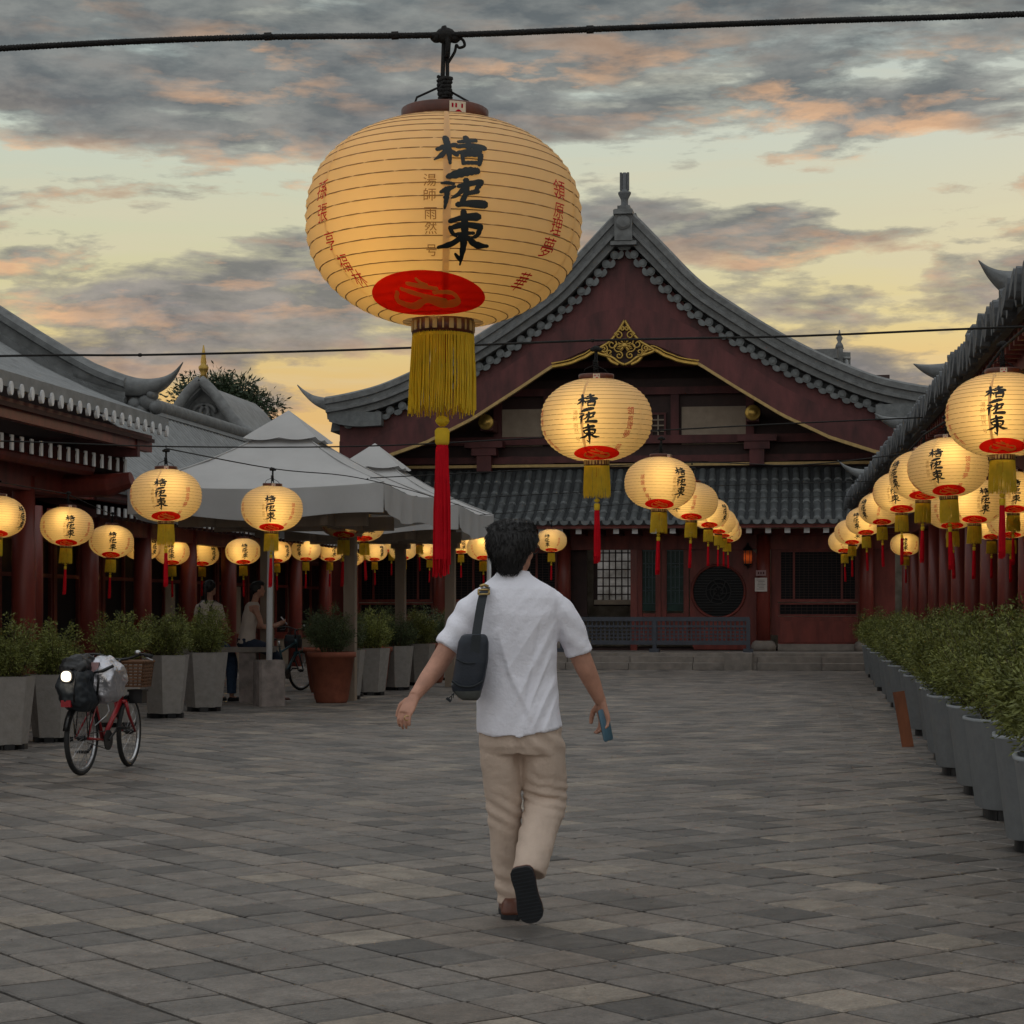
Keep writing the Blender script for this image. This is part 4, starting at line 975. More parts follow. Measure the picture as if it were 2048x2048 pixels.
# ================================================================== CANVAS PAVILIONS
def pavilion(cx, cy, label, posts):
    root = thing('canvas_pavilion', label, 'pavilion', (cx, cy, 0), 0, 'white canvas pavilions')
    H, E, ZT, ZE, VB = 1.78, 1.78, 4.22, 3.06, .40
    def cor(k, h=1.0): s = ((-1, -1), (1, -1), (1, 1), (-1, 1))[k % 4]; return Vector((s[0] * H * h, s[1] * H * h, 0))
    hv = .27        # the vent cap covers this share of the half width
    for k in range(4):
        A, B = cor(k), cor(k + 1); rings = []
        n = 24
        for t in [hv * .8 + (1 - hv * .8) * q / 16 for q in range(17)]:
            z = ZT - .16 - (ZT - .16 - ZE) * t - .10 * sin(pi * t)
            ring = []
            for q in range(n + 1):
                f = q / n; p = (A * (1 - f) + B * f) * t
                sag = -.07 * sin(pi * f) * t * t
                ring.append((p.x, p.y, z + sag + .022 * noise.noise(Vector((p.x * 2.2, p.y * 2.2, k + cx))) + .010 * noise.noise(Vector((p.x * 6, p.y * 6, k)))))
            rings.append(ring)
        lpart('canopy_panel', MB().loft(rings, cap=False, closed=False), 'fabric', root, True)
        # valance hanging from the edge, in soft folds
        rings = []
        for q in range(41):
            f = q / 40; p = A * (1 - f) + B * f; o = Vector((p.x, p.y, 0)).normalized()
            sg = -.07 * sin(pi * f); wv_ = .02 * sin(f * 9 * pi + k) + .012 * sin(f * 23 + 2 * k)
            bot = ZE - VB + .03 * sin(f * 3 * pi + k * 1.3) + sg
            rings.append([Vector((p.x, p.y, ZE + sg)), Vector((p.x, p.y, 0)) + o * wv_ * .5 + Vector((0, 0, (ZE + bot + sg) / 2)), Vector((p.x, p.y, 0)) + o * wv_ + Vector((0, 0, bot))])
        lpart('valance', MB().loft(rings, cap=False, closed=False), 'fabric', root, True)
        # seam along the hip
        lpart('hip_seam', MB().tube([cor(k, t) + Vector((0, 0, ZT - .155 - (ZT - .16 - ZE) * t - .10 * sin(pi * t))) for t in [hv * .8 + (1 - hv * .8) * q / 8 for q in range(9)]], .012, 5), 'fabric', root)
        # vent cap
        rings = []
        for t, dz in ((0.01, 0), (.4, -.17), (.8, -.34), (1.0, -.43)):
            ring = []
            for q in range(13):
                f = q / 12; p = (A * (1 - f) + B * f) * hv * t * 1.1
                ring.append((p.x, p.y, ZT + dz - (.035 * abs(sin(f * 2 * pi)) if t == 1.0 else .0)))
            rings.append(ring)
        lpart('vent_cap', MB().loft(rings, cap=False, closed=False), 'fabric', root, True)
        c_ = cor(k, .48)
        c2 = cor(k + 1, .48); mb = MB(); mb.box((*((c_ + c2) / 2).to_2d(), 2.62), (abs(c2.x - c_.x) + 1.0 if abs(c2.x - c_.x) > .1 else .10, abs(c2.y - c_.y) + 1.0 if abs(c2.y - c_.y) > .1 else .10, .20)); lpart('beam', mb, 'post', root)
        mb = MB(); mb.box(((c_.x + cor(k, .97).x) / 2, (c_.y + cor(k, .97).y) / 2, 2.82), (1.24, .08, .10), Matrix.Rotation(math.atan2(c_.y, c_.x), 3, 'Z')); lpart('outrigger', mb, 'post', root)
    for x in posts:
        mb = MB(); mb.box((x, 1.3, 1.45), (.17, .17, 2.9)); mb.box((x, 1.3, 2.5), (.30, .30, .10)); lpart('post', mb, 'post', root)
        mb = MB(); mb.box((x, .9, 2.62), (.11, 1.6, .18)); lpart('beam', mb, 'post', root)
    return root
pavilion(-7.45, 27.9, 'nearest white canvas pavilion with a vented peak and square posts', (-.68, .60))
pavilion(-7.45, 33.6, 'second white canvas pavilion half hidden behind the nearest one', (.18, 1.08))
for k, (u, Y, zt_, lab, blk) in enumerate(((538, 28.3, 2.75, 'white pole set in a stained concrete block behind the bicycle', True), (707, 31.5, 2.7, 'thin white pole standing among the plants under the second pavilion', False), (976, 36, 2.7, 'white pole behind the walking man under the far lanterns', False))):
    p = wd((u - CX) / FPX * Y, Y, 0)
    po = thing('pole', lab, 'pole', p)
    mb = MB(); mb.tube([(0, 0, .3 if blk else 0), (.01, 0, 1.5), (.03, .0, zt_)], .045 if k == 0 else .04, 12); lpart('shaft', mb, 'white', po, True)
    if blk:
        mb = MB(); mb.loft([[(x * s, y * s, z) for x, y in ((-.19, -.16), (-.16, -.19), (.16, -.19), (.19, -.16), (.19, .16), (.16, .19), (-.16, .19), (-.19, .16))] for z, s in ((0, 1), (.62, .98), (.65, .94))]); lpart('base_block', mb, 'block', po, rot=(0, 0, .55))
    else:
        mb = MB(); mb.lathe([(.16, 0), (.16, .04), (.05, .06)], 16); lpart('base_plate', mb, 'black', po)

# ================================================================== PAPER LANTERNS
LR, LH = 0.30, 0.230
ZTOP, ZBOT = .222, -.220
def lrad(z): return LR * max(1 - min(abs(z / LH), 1) ** 2.35, 0) ** .52
def lsurf(lon, z, off=0.0):
    r = lrad(z) + off
    return Vector((r * sin(lon), -r * cos(lon), z))
NR = 25
def rz(i): # rib heights, evenly spaced along the meridian
    return _ribz[i]
_pts = [ZBOT + (ZTOP - ZBOT) * k / 600 for k in range(601)]
_len = [0]
for a, b in zip(_pts, _pts[1:]): _len.append(_len[-1] + math.hypot(b - a, lrad(b) - lrad(a)))
def z_at(f):
    t = f * _len[-1]
    for i in range(600):
        if _len[i + 1] >= t: return _pts[i] + (_pts[i + 1] - _pts[i]) * (t - _len[i]) / (_len[i + 1] - _len[i])
    return ZTOP
rings = []; ribs = MB(); SEG = 72
for i in range(NR * 2 + 1):
    z = z_at(i / (NR * 2)); off = .0035 if i % 2 else -.001
    rings.append([lsurf(2 * pi * k / SEG, z, off + .0012 * sin(9.3 * k + i * 1.7)) for k in range(SEG)])
    if i % 2 == 0 and 0 < i < NR * 2:
        ribs.tube([lsurf(2 * pi * k / 48, z, -.0002) for k in range(49)], .0014, 3, False)
paper_m = MB().loft(rings, cap=False).fix('paper_shade', 'paper', True)
ribs_m = ribs.mesh('ribs', 'rib')
tape = MB()                               # overlapping paper seams running pole to pole
for lon, w in ((-.10, .055), (1.05, .02), (-1.1, .02), (2.2, .03), (-2.3, .03)):
    tape.loft([[lsurf(lon + s * w, z_at(.06 + .88 * k / 40), .0042) for s in (-.5, .5)] for k in range(41)], cap=False, closed=False)
tape_m = tape.mesh('paper_seam', 'paper', True)
def disc_patch():
    mb = MB(); rr = 10; aa = 48; vs = [lsurf(0, -.187, .0055)]; fs = []
    for i in range(1, rr + 1):
        for k in range(aa):
            t = 2 * pi * k / aa; q = i / rr
            z = -.187 + q * .041 * cos(t) * (.90 if cos(t) > 0 else .80)
            vs.append(lsurf(math.asin(max(-1, min(1, q * .118 * sin(t) / lrad(z)))), z, .0055))
    for k in range(aa): fs.append((0, 1 + k, 1 + (k + 1) % aa))
    for i in range(rr - 1):
        for k in range(aa):
            a, b = 1 + i * aa + k, 1 + i * aa + (k + 1) % aa; fs.append((a, a + aa, b + aa, b))
    return mb.add(vs, fs).mesh('red_disc', 'redpaper', True)
disc_m = disc_patch()
def on_lantern(x, z, off): 
    z = max(min(z, .215), -.215); r = lrad(z); return lsurf(math.asin(max(-.99, min(.99, x / r))), z, off)
def brush(strokes, off=.0075, conv=None):
    """brush strokes given as (x, y, width) knots, wrapped on the shade"""
    mb = MB()
    for st_ in strokes:
        sp = spline(st_, 8) if len(st_) > 2 else [tuple(a + (b - a) * k / 8 for a, b in zip(*st_)) for k in range(9)]
        pts = [conv(p) for p in sp]; L_, R_ = [], []
        for i, p in enumerate(pts):
            a, b = pts[max(i - 1, 0)], pts[min(i + 1, len(pts) - 1)]
            d = Vector((b[0] - a[0], b[1] - a[1])); d = d.normalized() if d.length > 1e-9 else Vector((1, 0)); nn = Vector((-d.y, d.x))
            j = 1 + .10 * sin(i * 2.3 + p[0] * 900)
            w = p[2] * .5 * j
            L_.append(Vector(p[:2]) + nn * w); R_.append(Vector(p[:2]) - nn * w)
        d0 = (Vector(pts[0][:2]) - Vector(pts[1][:2])).normalized() * pts[0][2] * .35; d1 = (Vector(pts[-1][:2]) - Vector(pts[-2][:2])).normalized() * pts[-1][2] * .35
        rows = [(L_[0] * .75 + R_[0] * .25 + d0, L_[0] * .25 + R_[0] * .75 + d0)] + list(zip(L_, R_)) + [(L_[-1] * .75 + R_[-1] * .25 + d1, L_[-1] * .25 + R_[-1] * .75 + d1)]
        mb.loft([[on_lantern(a.x, a.y, off), on_lantern((a.x + b.x) / 2, (a.y + b.y) / 2, off + .0005), on_lantern(b.x, b.y, off)] for a, b in rows], cap=False, closed=False)
    return mb
S3 = 3.22
def zc(p):   # photograph tracing of the large writing -> lantern metres, centred on its own column
    return ((600 + p[0] / S3 - 922.0) * .00101, -.136 + ((445 - p[1] / S3) * .0011 + .093) * .92, p[2] / S3 * .00132)
G1 = [[(882, 992, 22), (940, 968, 30), (1008, 952, 22)], [(940, 900, 34), (955, 990, 32), (962, 1092, 14)], [(945, 985, 24), (910, 1032, 26), (862, 1066, 8)], [(962, 998, 20), (985, 1012, 26), (1008, 1030, 24)],
      [(1012, 968, 24), (1090, 955, 28), (1188, 968, 36)], [(1020, 932, 18), (1070, 922, 24), (1135, 912, 26)], [(1070, 893, 32), (1085, 940, 30), (1085, 1005, 24)], [(1012, 1012, 20), (1080, 1000, 26), (1160, 990, 28)],
      [(1040, 1025, 18), (1044, 1060, 20), (1046, 1092, 18)], [(1045, 1034, 18), (1100, 1022, 24), (1166, 1020, 28)], [(1162, 1022, 28), (1156, 1060, 26), (1148, 1092, 22)], [(1045, 1085, 20), (1095, 1080, 22), (1150, 1078, 22)]]
G2 = [[(945, 1182, 26), (1010, 1160, 44), (1080, 1140, 46), (1138, 1134, 34)], [(905, 1225, 12), (945, 1222, 18), (985, 1228, 16)], [(900, 1284, 16), (945, 1262, 28), (995, 1244, 12)], [(944, 1268, 26), (938, 1325, 24), (928, 1388, 12)], [(922, 1318, 14), (945, 1312, 16)],
      [(1010, 1244, 18), (1085, 1222, 30), (1164, 1206, 30)], [(1062, 1198, 30), (1066, 1270, 28), (1036, 1348, 26)], [(1052, 1250, 24), (1012, 1296, 22), (968, 1322, 8)], [(1066, 1290, 20), (1105, 1278, 24), (1142, 1270, 22)], [(1158, 1212, 30), (1140, 1240, 26), (1120, 1268, 14)], [(1006, 1362, 26), (1090, 1352, 34), (1186, 1352, 44)]]
G3 = [[(962, 1468, 22), (1050, 1442, 32), (1146, 1432, 40)], [(1048, 1404, 32), (1060, 1500, 36), (1058, 1620, 32), (1048, 1722, 8)], [(964, 1505, 20), (985, 1540, 20), (1012, 1560, 10)], [(972, 1508, 22), (1060, 1486, 28), (1164, 1494, 32)], [(1164, 1490, 28), (1144, 1545, 22), (1108, 1562, 10)], [(1000, 1546, 14), (1060, 1538, 18), (1122, 1534, 16)],
      [(1044, 1560, 28), (985, 1602, 28), (898, 1626, 16)], [(1078, 1560, 22), (1140, 1602, 32), (1218, 1606, 14)], [(1010, 1660, 12), (1030, 1680, 18), (1048, 1694, 18)]]
letter_m = brush(G1 + G2 + G3, conv=zc).mesh('black_lettering', 'ink', True)

def glyph_mesh(ch):
    fc = bpy.data.curves.new('g', 'FONT'); fc.body = ch; fc.resolution_u = 3
    o = link('g', fc); dg = bpy.context.evaluated_depsgraph_get(); me = bpy.data.meshes.new_from_object(o.evaluated_get(dg))
    vs = [v.co.copy() for v in me.vertices]; fs = [tuple(p.vertices) for p in me.polygons]
    bpy.data.objects.remove(o); bpy.data.curves.remove(fc); bpy.data.meshes.remove(me)
    xs = [v.x for v in vs]; ys = [v.y for v in vs]; mx, my = (min(xs) + max(xs)) / 2, (min(ys) + max(ys)) / 2
    return [((v.x - mx), (v.y - my)) for v in vs], fs
def glyphs(rows, off=.0070):
    """rows of (char, lon, z, size, shear)"""
    mb = MB()
    for ch, lon, z, s, sh_ in rows:
        try: vs, fs = glyph_mesh(ch)
        except Exception: continue
        if not vs: continue
        out_ = []
        for x, y in vs:
            zz_ = z + y * s; r = max(lrad(zz_), .05); out_.append(lsurf(lon + (x + sh_ * y) * s / r, zz_, off))
        mb.add(out_, fs)
    return mb
red_m = glyphs([('領', .80, .034, .046, .15), ('原', .79, -.012, .038, .1), ('理', .78, -.046, .040, .1), ('夢', .74, -.090, .044, .1), ('華', .66, -.158, .036, .1),
                ('孫', -1.12, .030, .044, .1), ('張', -1.11, -.020, .042, .1), ('亨', -1.07, -.078, .040, .1), ('福', -1.02, -.124, .036, .1), ('林', -.97, -.155, .034, .1)]).mesh('red_lettering', 'redink')
faded_m = glyphs([('湯', -.215, .022, .028, 0), ('師', -.215, -.008, .028, 0), ('雨', -.21, -.046, .028, 0), ('然', -.21, -.074, .026, 0), ('号', -.21, -.116, .024, 0)]).mesh('faded_lettering', 'fadedink')
EMB = [[(-.055, -.185, .008), (-.06, -.198, .009), (-.03, -.207, .010), (0, -.200, .008), (.03, -.206, .010), (.062, -.200, .009), (.055, -.188, .007), (.02, -.188, .006)], [(-.045, -.180, .006), (-.02, -.188, .008), (.01, -.196, .008), (.04, -.200, .006)], [(-.03, -.172, .006), (0, -.178, .008), (.03, -.182, .006)], [(-.008, -.165, .005), (.0, -.172, .006), (.012, -.176, .005)]]
emblem_m = brush(EMB, .0085, lambda p: p).mesh('gold_emblem', 'goldink', True)
# rings, hanger, fringe, tassel
t = MB(); t.lathe([(.078, .205), (.095, .207), (.096, .245), (.093, .247), (.090, .244), (.089, .225), (.078, .222)], 36); t.box((0, 0, .226), (.178, .012, .012)); topring_m = t.fix('top_ring', 'capwood', True)
t = MB()
t.loft([[Vector((.0972 * sin(a), -.0972 * cos(a), z)) for a in [-.02 + .38 * k / 8 for k in range(9)]] for z in (.212, .243)], cap=False, closed=False); label_m = t.mesh('paper_label', 'label')
t = MB()
t.loft([[Vector((.0976 * sin(a), -.0976 * cos(a), .219 + .006 * sin((a - .1) / .18 * pi) * q)) for a in [.10 + .18 * k / 8 for k in range(9)]] for q in (-1, 1)], cap=False, closed=False)
for a in (.05, .13, .27): t.loft([[Vector((.0976 * sin(a + d), -.0976 * cos(a + d), z)) for d in (-.02, .02)] for z in (.229, .238)], cap=False, closed=False)
labelred_m = t.mesh('label_print', 'redink')
t = MB(); t.lathe([(.060, -.212), (.068, -.214), (.068, -.248), (.064, -.250), (.060, -.246)], 32); botring_m = t.fix('bottom_ring', 'capwood', True)
t = MB()
for k in range(24):
    a = 2 * pi * k / 24; t.box((.0685 * cos(a), .0685 * sin(a), -.231), (.003, .010 if k % 3 else .004, .022), Matrix.Rotation(a, 3, 'Z'))
fretring_m = t.mesh('ring_fretwork', 'goldpaint')
rf_ = random.Random(4); t = MB()
for ring, (rr, n) in enumerate(((.0665, 120), (.058, 60))):
    for k in range(n):
        a = 2 * pi * k / n + rf_.uniform(-.02, .02); L0 = .172 + rf_.uniform(-.012, .008); fl_ = rr + rf_.uniform(-.001, .006)
        p = [Vector((rr * cos(a), rr * sin(a), -.246)), Vector((fl_ * cos(a + .02), fl_ * sin(a + .02), -.246 - L0 * .55)), Vector(((fl_ + rf_.uniform(-.003, .004)) * cos(a + rf_.uniform(-.04, .04)), fl_ * sin(a + rf_.uniform(-.04, .04)), -.246 - L0))]
        t.tube(p, [.0017, .0017, .0012], 3)
t.lathe([(.066, -.243), (.067, -.256)], 24, cap=False); fringe_m = t.mesh('yellow_fringe', 'fringe')
t = MB(); t.tube([(0, 0, -.22), (0, 0, -.44)], .0022, 5)
t.lathe([(.006, -.425), (.013, -.430), (.016, -.436), (.013, -.442), (.006, -.448)], 12); t.lathe([(.012, -.452), (.0165, -.458), (.0155, -.485), (.012, -.49)], 12); cord_m = t.fix('tassel_knot', 'fringe', True)
t = MB()
for k in range(70):
    a = rf_.uniform(0, 6.28); r0 = .011 * sqrt(rf_.random()); r1 = r0 + .007 * rf_.random() + .002; l = rf_.uniform(.268, .298)
    t.tube([(r0 * cos(a), r0 * sin(a), -.482), (r1 * cos(a + .1), r1 * sin(a + .1), -.482 - l * .5), (r1 * 1.1 * cos(a + .2), r1 * 1.1 * sin(a + .2), -.482 - l)], [.0022, .0024, .0016], 3)
t.lathe([(.010, -.478), (.0145, -.50), (.0165, -.62), (.0175, -.74)], 10); tassel_m = t.mesh('red_tassel', 'tassel')
t = MB(); t.lathe([(.006, -.225), (.010, -.236), (.010, -.30), (.006, -.31)], 10); inred_m = t.fix('inner_knot', 'tassel', True)
bulb_m = MB().ell((0, 0, 0), (.028, .028, .036), 12, 8).fix('bulb', 'bulb', True)

def hanger(h, detail):
    t = MB()
    t.tube([(-.072, 0, .244), (-.062, 0, .275), (-.02, 0, .295), (-.006, 0, .30)], .0026, 5); t.tube([(.072, 0, .244), (.05, 0, .268), (.01, 0, .29)], .0026, 5)
    t.tube([(-.012, 0, .232), (-.006, 0, .31), (-.003, 0, h)], .0050, 6); t.tube([(.012, 0, .232), (.005, 0, .31), (.004, 0, h)], .0042, 6)
    n = 34; t.tube([((.012 + .004 * sin(k)) * cos(k * 1.05), .012 * sin(k * 1.05), .268 + .055 * k / n) for k in range(n)], .0042, 5)
    t.ell((0, 0, h), (.024, .018, .018), 12, 8)
    for s in (-1, 1): t.ell((s * .02, 0, h - .004), (.014, .014, .012), 10, 6)
    if detail:
        t.tube(spline([(.012, 0, h - .01, 0), (.035, -.005, h - .008, 0), (.042, -.004, h - .022, 0), (.03, 0, h - .024, 0), (.026, 0, h - .02, 0), (.022, 0, h - .035, 0), (.008, 0, h - .06, 0)], 6) and [Vector(p[:3]) for p in spline([(.012, 0, h - .01), (.035, -.005, h - .008), (.042, -.004, h - .022), (.03, 0, h - .026), (.024, 0, h - .02), (.02, 0, h - .036), (.006, 0, h - .06)], 6)], .0032, 6)
        n = 26; t.tube([(.013 * cos(k * 1.3), .013 * sin(k * 1.3), .275 + .045 * k / n) for k in range(n)], .0055, 6)
        t.tube([(-.004, -.008, h + .018), (.006, -.012, h - .02), (.004, -.01, h - .05)], .006, 6)
    return t.fix('hanger', 'rope', True)
hang_big, hang_s = hanger(.412, True), hanger(.385, False)

LAMPS = []
rl2 = random.Random(8)
def lantern(u, v, d, label, rt=0.0, rd=0.0, power=3.0, group=None, warm=(1.0, .67, .26), hang=None, boff=None, Yd=None):
    Y = Yd or 2 * LR * FPX / d; p = P(u, v, Y)
    if boff is None: boff = (rl2.uniform(-.08, .06), -rl2.uniform(.15, .19), rl2.uniform(-.02, .06)); power *= rl2.uniform(.55, .85)
    root = thing('paper_lantern', label, 'lantern', p, TH - math.atan2((u - CX), FPX), group)
    root.rotation_euler.x = rl2.uniform(-.035, .035); root.rotation_euler.y = rl2.uniform(-.045, .045) * (0.2 if d > 200 else 1)
    if Yd: root.scale = (Yd * d / (2 * LR * FPX),) * 3
    add = lambda n, me, rot=0.0, par=None: tag(link(n, me, par or root, (0, 0, 0), (0, 0, rot)), kind='stuff' if n in ('red_lettering', 'faded_lettering', 'ribs', 'yellow_fringe', 'red_tassel') else None)
    sh = add('paper_shade', paper_m); add('ribs', ribs_m, 0, sh); add('paper_seam', tape_m, rt + .0, sh)
    add('black_lettering', letter_m, rt); add('red_lettering', red_m, rt)
    if d > 90: add('faded_lettering', faded_m, rt)
    dc = add('red_disc', disc_m, rd); add('gold_emblem', emblem_m, 0, dc)
    add('top_ring', topring_m)
    if d > 90:
        lb = add('paper_label', label_m, rt); add('label_print', labelred_m, 0, lb)
    br_ = add('bottom_ring', botring_m)
    if d > 90: add('ring_fretwork', fretring_m, 0, br_)
    add('yellow_fringe', fringe_m, rt * 1.7); add('inner_knot', inred_m)
    tz_ = add('red_tassel', tassel_m, rt); add('tassel_knot', cord_m, 0, tz_)
    hg = add('hanger', hang or hang_s)
    b = add('bulb', bulb_m); b.location = boff
    lg = bpy.data.lights.new('lantern_light', 'POINT'); lg.energy = power * root.scale.x ** 2; lg.color = warm; lg.shadow_soft_size = .03
    lo = link('lantern_light', lg, root, boff)
    b.scale = (.6, .6, .6)
    LAMPS.append((root, u, v, Y))
    return root
L1 = lantern(888, 445, 547, 'huge foreground cream paper lantern hanging from the thick black rope at the top', .12, -.22, 1.0, None, (1.0, .56, .15), hang_big, (-.09, -.125, -.035))
CEN = 'paper lanterns in the middle row leading to the temple'
for u, v, d, rt, rd, lab in ((1193, 840, 221, -.16, 0, 'second lantern of the middle row, large and lit, just below the gilt gable ornament'),
                             (1320, 967, 141, .62, 0, 'lit lantern with its black writing turned right, third from the front of the middle row'),
                             (1384, 1003, 103, -.7, 0, 'lit lantern peeking out right behind the third, fourth of the middle row'),
                             (1417, 1026, 82, .9, .1, 'fifth lantern of the middle row, half hidden in the overlapping string'),
                             (1437, 1042, 70, -.5, 0, 'sixth lantern of the middle row, mostly hidden in the overlapping string'),
                             (1447, 1052, 62, .4, 0, 'seventh lantern of the middle row, second from its far end'),
                             (1455, 1064, 56, .2, 0, 'farthest small lantern of the middle row, nearest the round window')):
    lantern(u, v, d, lab, rt, rd, 2.6, CEN)
RRW = 'paper lanterns in the row above the right hand planters'
for u, v, d, rt, lab in ((2005, 830, 222, -.12, 'biggest lit lantern at the right edge, nearest of the row above the right planters'),
                         (1896, 935, 158, -.30, 'second nearest lantern above the right planters, showing two columns of black writing'),
                         (1847, 951, 135, -1.0, 'third lantern above the right planters, tucked behind the left side of the second'),
                         (1803, 985, 112, -.25, 'fourth lantern above the right planters with black writing on its left half'),
                         (1763, 1017, 90, -.9, 'fifth lantern above the right planters, half hidden by the fourth'),
                         (1731, 1042, 77, -.5, 'sixth lantern above the right planters, just right of the seventh'),
                         (1704, 1064, 69, .3, 'seventh lantern above the right planters, last but one'),
                         (1688, 1083, 62, .9, 'eighth and leftmost lantern of the right planter row with a bright bulb spot')):
    lantern(u, v, d, lab, rt, 0, 2.4, RRW)
RR2 = 'paper lanterns under the right gallery eave'
for u, v, d, lab in ((1950, 1003, 120, 'lantern under the right eave directly left of the biggest one\'s yellow fringe'),
                     (2027, 985, 112, 'lantern under the right eave cut by the frame below the biggest right lantern'),
                     (1904, 1018, 108, 'lantern under the right eave, below the second nearest lantern of the planter row'),
                     (2022, 1040, 96, 'low lantern at the right frame edge in front of the gallery columns'),
                     (1983, 1048, 84, 'lantern under the right eave in front of the pale lit columns'),
                     (1928, 1072, 71, 'small lantern under the right eave hanging low before the dark columns'),
                     (1811, 1089, 60, 'small low lantern below the fourth lantern of the right planter row'),
                     (1849, 1068, 57, 'far small lantern at the left end of the right eave row'),
                     (1876, 1069, 54, 'far small lantern beside the gap in the right gallery')):
    lantern(u, v, d, lab, random.uniform(-.6, .6), random.uniform(-.1, .1), 2.6, RR2)
LFT = 'paper lanterns along the left hall and canopies'
for u, v, d, rt, lab in ((332, 991, 141, -.16, 'largest lantern on the left, in front of the canopy corner with writing left of centre'),
                         (544, 1017, 122, -.06, 'lantern directly above the white pole in the concrete block'),
                         (-6, 1033, 112, 1.05, 'half lantern cut by the left edge of the photo'),
                         (134, 1053, 105, .12, 'lantern between the first two red columns of the left hall'),
                         (223, 1083, 88, .05, 'lantern right of the second red column with writing in its middle'),
                         (284, 1094, 72, .75, 'amber lantern below and left of the largest left lantern'),
                         (344, 1104, 70, -.05, 'lantern hidden partly by the fringe of the largest left lantern'),
                         (405, 1108, 65, .75, 'lantern with a bright bulb spot just above the seated woman'),
                         (486, 1103, 70, .1, 'lantern behind the square canopy post left of the white pole'),
                         (553, 1103, 60, .8, 'small lantern partly behind the fringe above the white pole'),
                         (612, 1100, 59, -.5, 'small bright lantern midway between white pole and second canopy post'),
                         (660, 1102, 55, .3, 'small lantern split by the second square canopy post'),
                         (172, 1110, 60, .4, 'dim lantern deep in the left hall between the second column and its neighbour'),
                         (689, 1037, 105, 0, 'lantern whose top half is hidden by the canopy valance, large red disc showing'),
                         (727, 1052, 84, .4, 'lantern tucked behind the half hidden one at the canopy edge'),
                         (703, 1112, 52, .5, 'small low lantern beside the thin white pole'),
                         (749, 1103, 52, .6, 'small lantern just left of the third square canopy post'),
                         (806, 1099, 56, -.6, 'small lantern just right of the third square canopy post'),
                         (838, 1067, 58, .0, 'lantern hanging from the second canopy edge with a bright green yellow fringe'),
                         (860, 1100, 50, -.7, 'small lantern left of the long red tassel behind the fourth post'),
                         (922, 1088, 52, .2, 'small lantern right of the long red tassel'),
                         (966, 1096, 66, .4, 'lantern touching the left side of the walking man\'s hair'),
                         (1103, 1081, 61, -.3, 'single far lantern right of the walking man\'s glasses'),
                         (890, 1075, 50, .2, 'far small lantern hidden behind the long red tassel'),
                         (783, 1086, 50, .5, 'far small lantern behind the third canopy post')):
    lantern(u, v, d, lab, rt, 0, 2.6, LFT, Yd={689: 29.6, 727: 31.5, 838: 36.5}.get(u))

# -- ropes carrying the lanterns
def rope(pts, r, label, knots=(), name='rope'):
    p0 = pts[0]; root = thing(name, label, 'rope', p0)
    n = len(pts)
    part('strand', MB().tube(pts, r, 8), 'rope', root, True)
    if knots:
        for k in knots:
            mb = MB(); mb.ell(k, (r * 2.4, r * 1.7, r * 1.7), 10, 6); part('knot', mb, 'rope', root, True)
    return root
def helix(path, r, turns, rad):
    out_ = []; n = 900
    for k in range(n):
        f = k / (n - 1) * (len(path) - 1); i = min(int(f), len(path) - 2); p = path[i].lerp(path[i + 1], f - i); a = turns * 2 * pi * k / n
        out_.append(p + Vector((0, cos(a) * r, sin(a) * r)))
    return out_
Yb = 2 * LR * FPX / 547
bp = [P(u, v, Yb) for u, v in spline([(-1600, 190), (-700, 142), (0, 97), (450, 76), (888, 70), (1200, 58), (1600, 43), (2048, 28), (2800, -10), (3600, -60)], 6)]
rp = thing('rope', 'thick twisted black rope crossing the sky and holding the huge foreground lantern', 'rope', bp[0])
mb = MB()
for k in range(3):
    pts = helix(bp, .0034, 150, .004)
    ph = k * 2 * pi / 3
    pts = []
    n = 1400
    for q in range(n):
        f = q / (n - 1) * (len(bp) - 1); i = min(int(f), len(bp) - 2); p = bp[i].lerp(bp[i + 1], f - i); a = 260 * 2 * pi * q / n + ph
        pts.append(p + Vector((0, cos(a) * .0034, sin(a) * .0034)))
    mb.tube(pts, .0042, 5)
part('twisted_strands', mb, 'rope', rp, True)
for u, v in ((536, 73), (1180, 59), (790, 71)):
    mb = MB(); mb.tube([P(u - 7, v + .3, Yb), P(u + 7, v - .3, Yb)], .0092, 8); part('binding', mb, 'rope', rp)
rope([P(u, v, 10.86) for u, v in spline([(-900, 735), (0, 712), (280, 710), (700, 700), (1185, 681), (1600, 672), (2003, 655), (2500, 640)], 4)], .0062, 'black rope carrying the second middle lantern and the biggest right lantern', [P(280, 710, 10.86), P(1185, 681, 10.86)])
rope([P(u, v, 17.0) for u, v in spline([(-500, 872), (0, 882), (332, 893), (700, 893), (1000, 880), (1318, 861), (1560, 848), (1846, 835)], 4)], .0060, 'dark rope from the largest left lantern across the temple gable', [P(332, 893, 17), P(1318, 861, 17)])
rope([P(u, v, Y) for u, v, Y in spline([(333, 897, 17.2), (544, 937, 19.7), (689, 951, 22.9), (800, 975, 26), (905, 1006, 30), (1003, 1040, 38)], 5)], .0055, 'thin string sloping over the canopies from the largest left lantern', [P(543, 936, 19.7), P(735, 958, 24), P(860, 992, 28)])
rope([P(u, v, Y) for u, v, Y in spline([(740, 956, 22.9), (1000, 943, 22.9), (1384, 925, 23.2), (1600, 930, 22), (1830, 905, 20)], 4)], .0060, 'thin dark rope below the gable carrying the fourth middle lantern', [P(1384, 928, 23.2)])
rope([P(u, v, Y) for u, v, Y in spline([(870, 1000, 29), (1150, 985, 29), (1417, 972, 29.3), (1763, 962, 27)], 4)], .0060, 'thin dark rope across the lower roof at the fifth middle lantern')
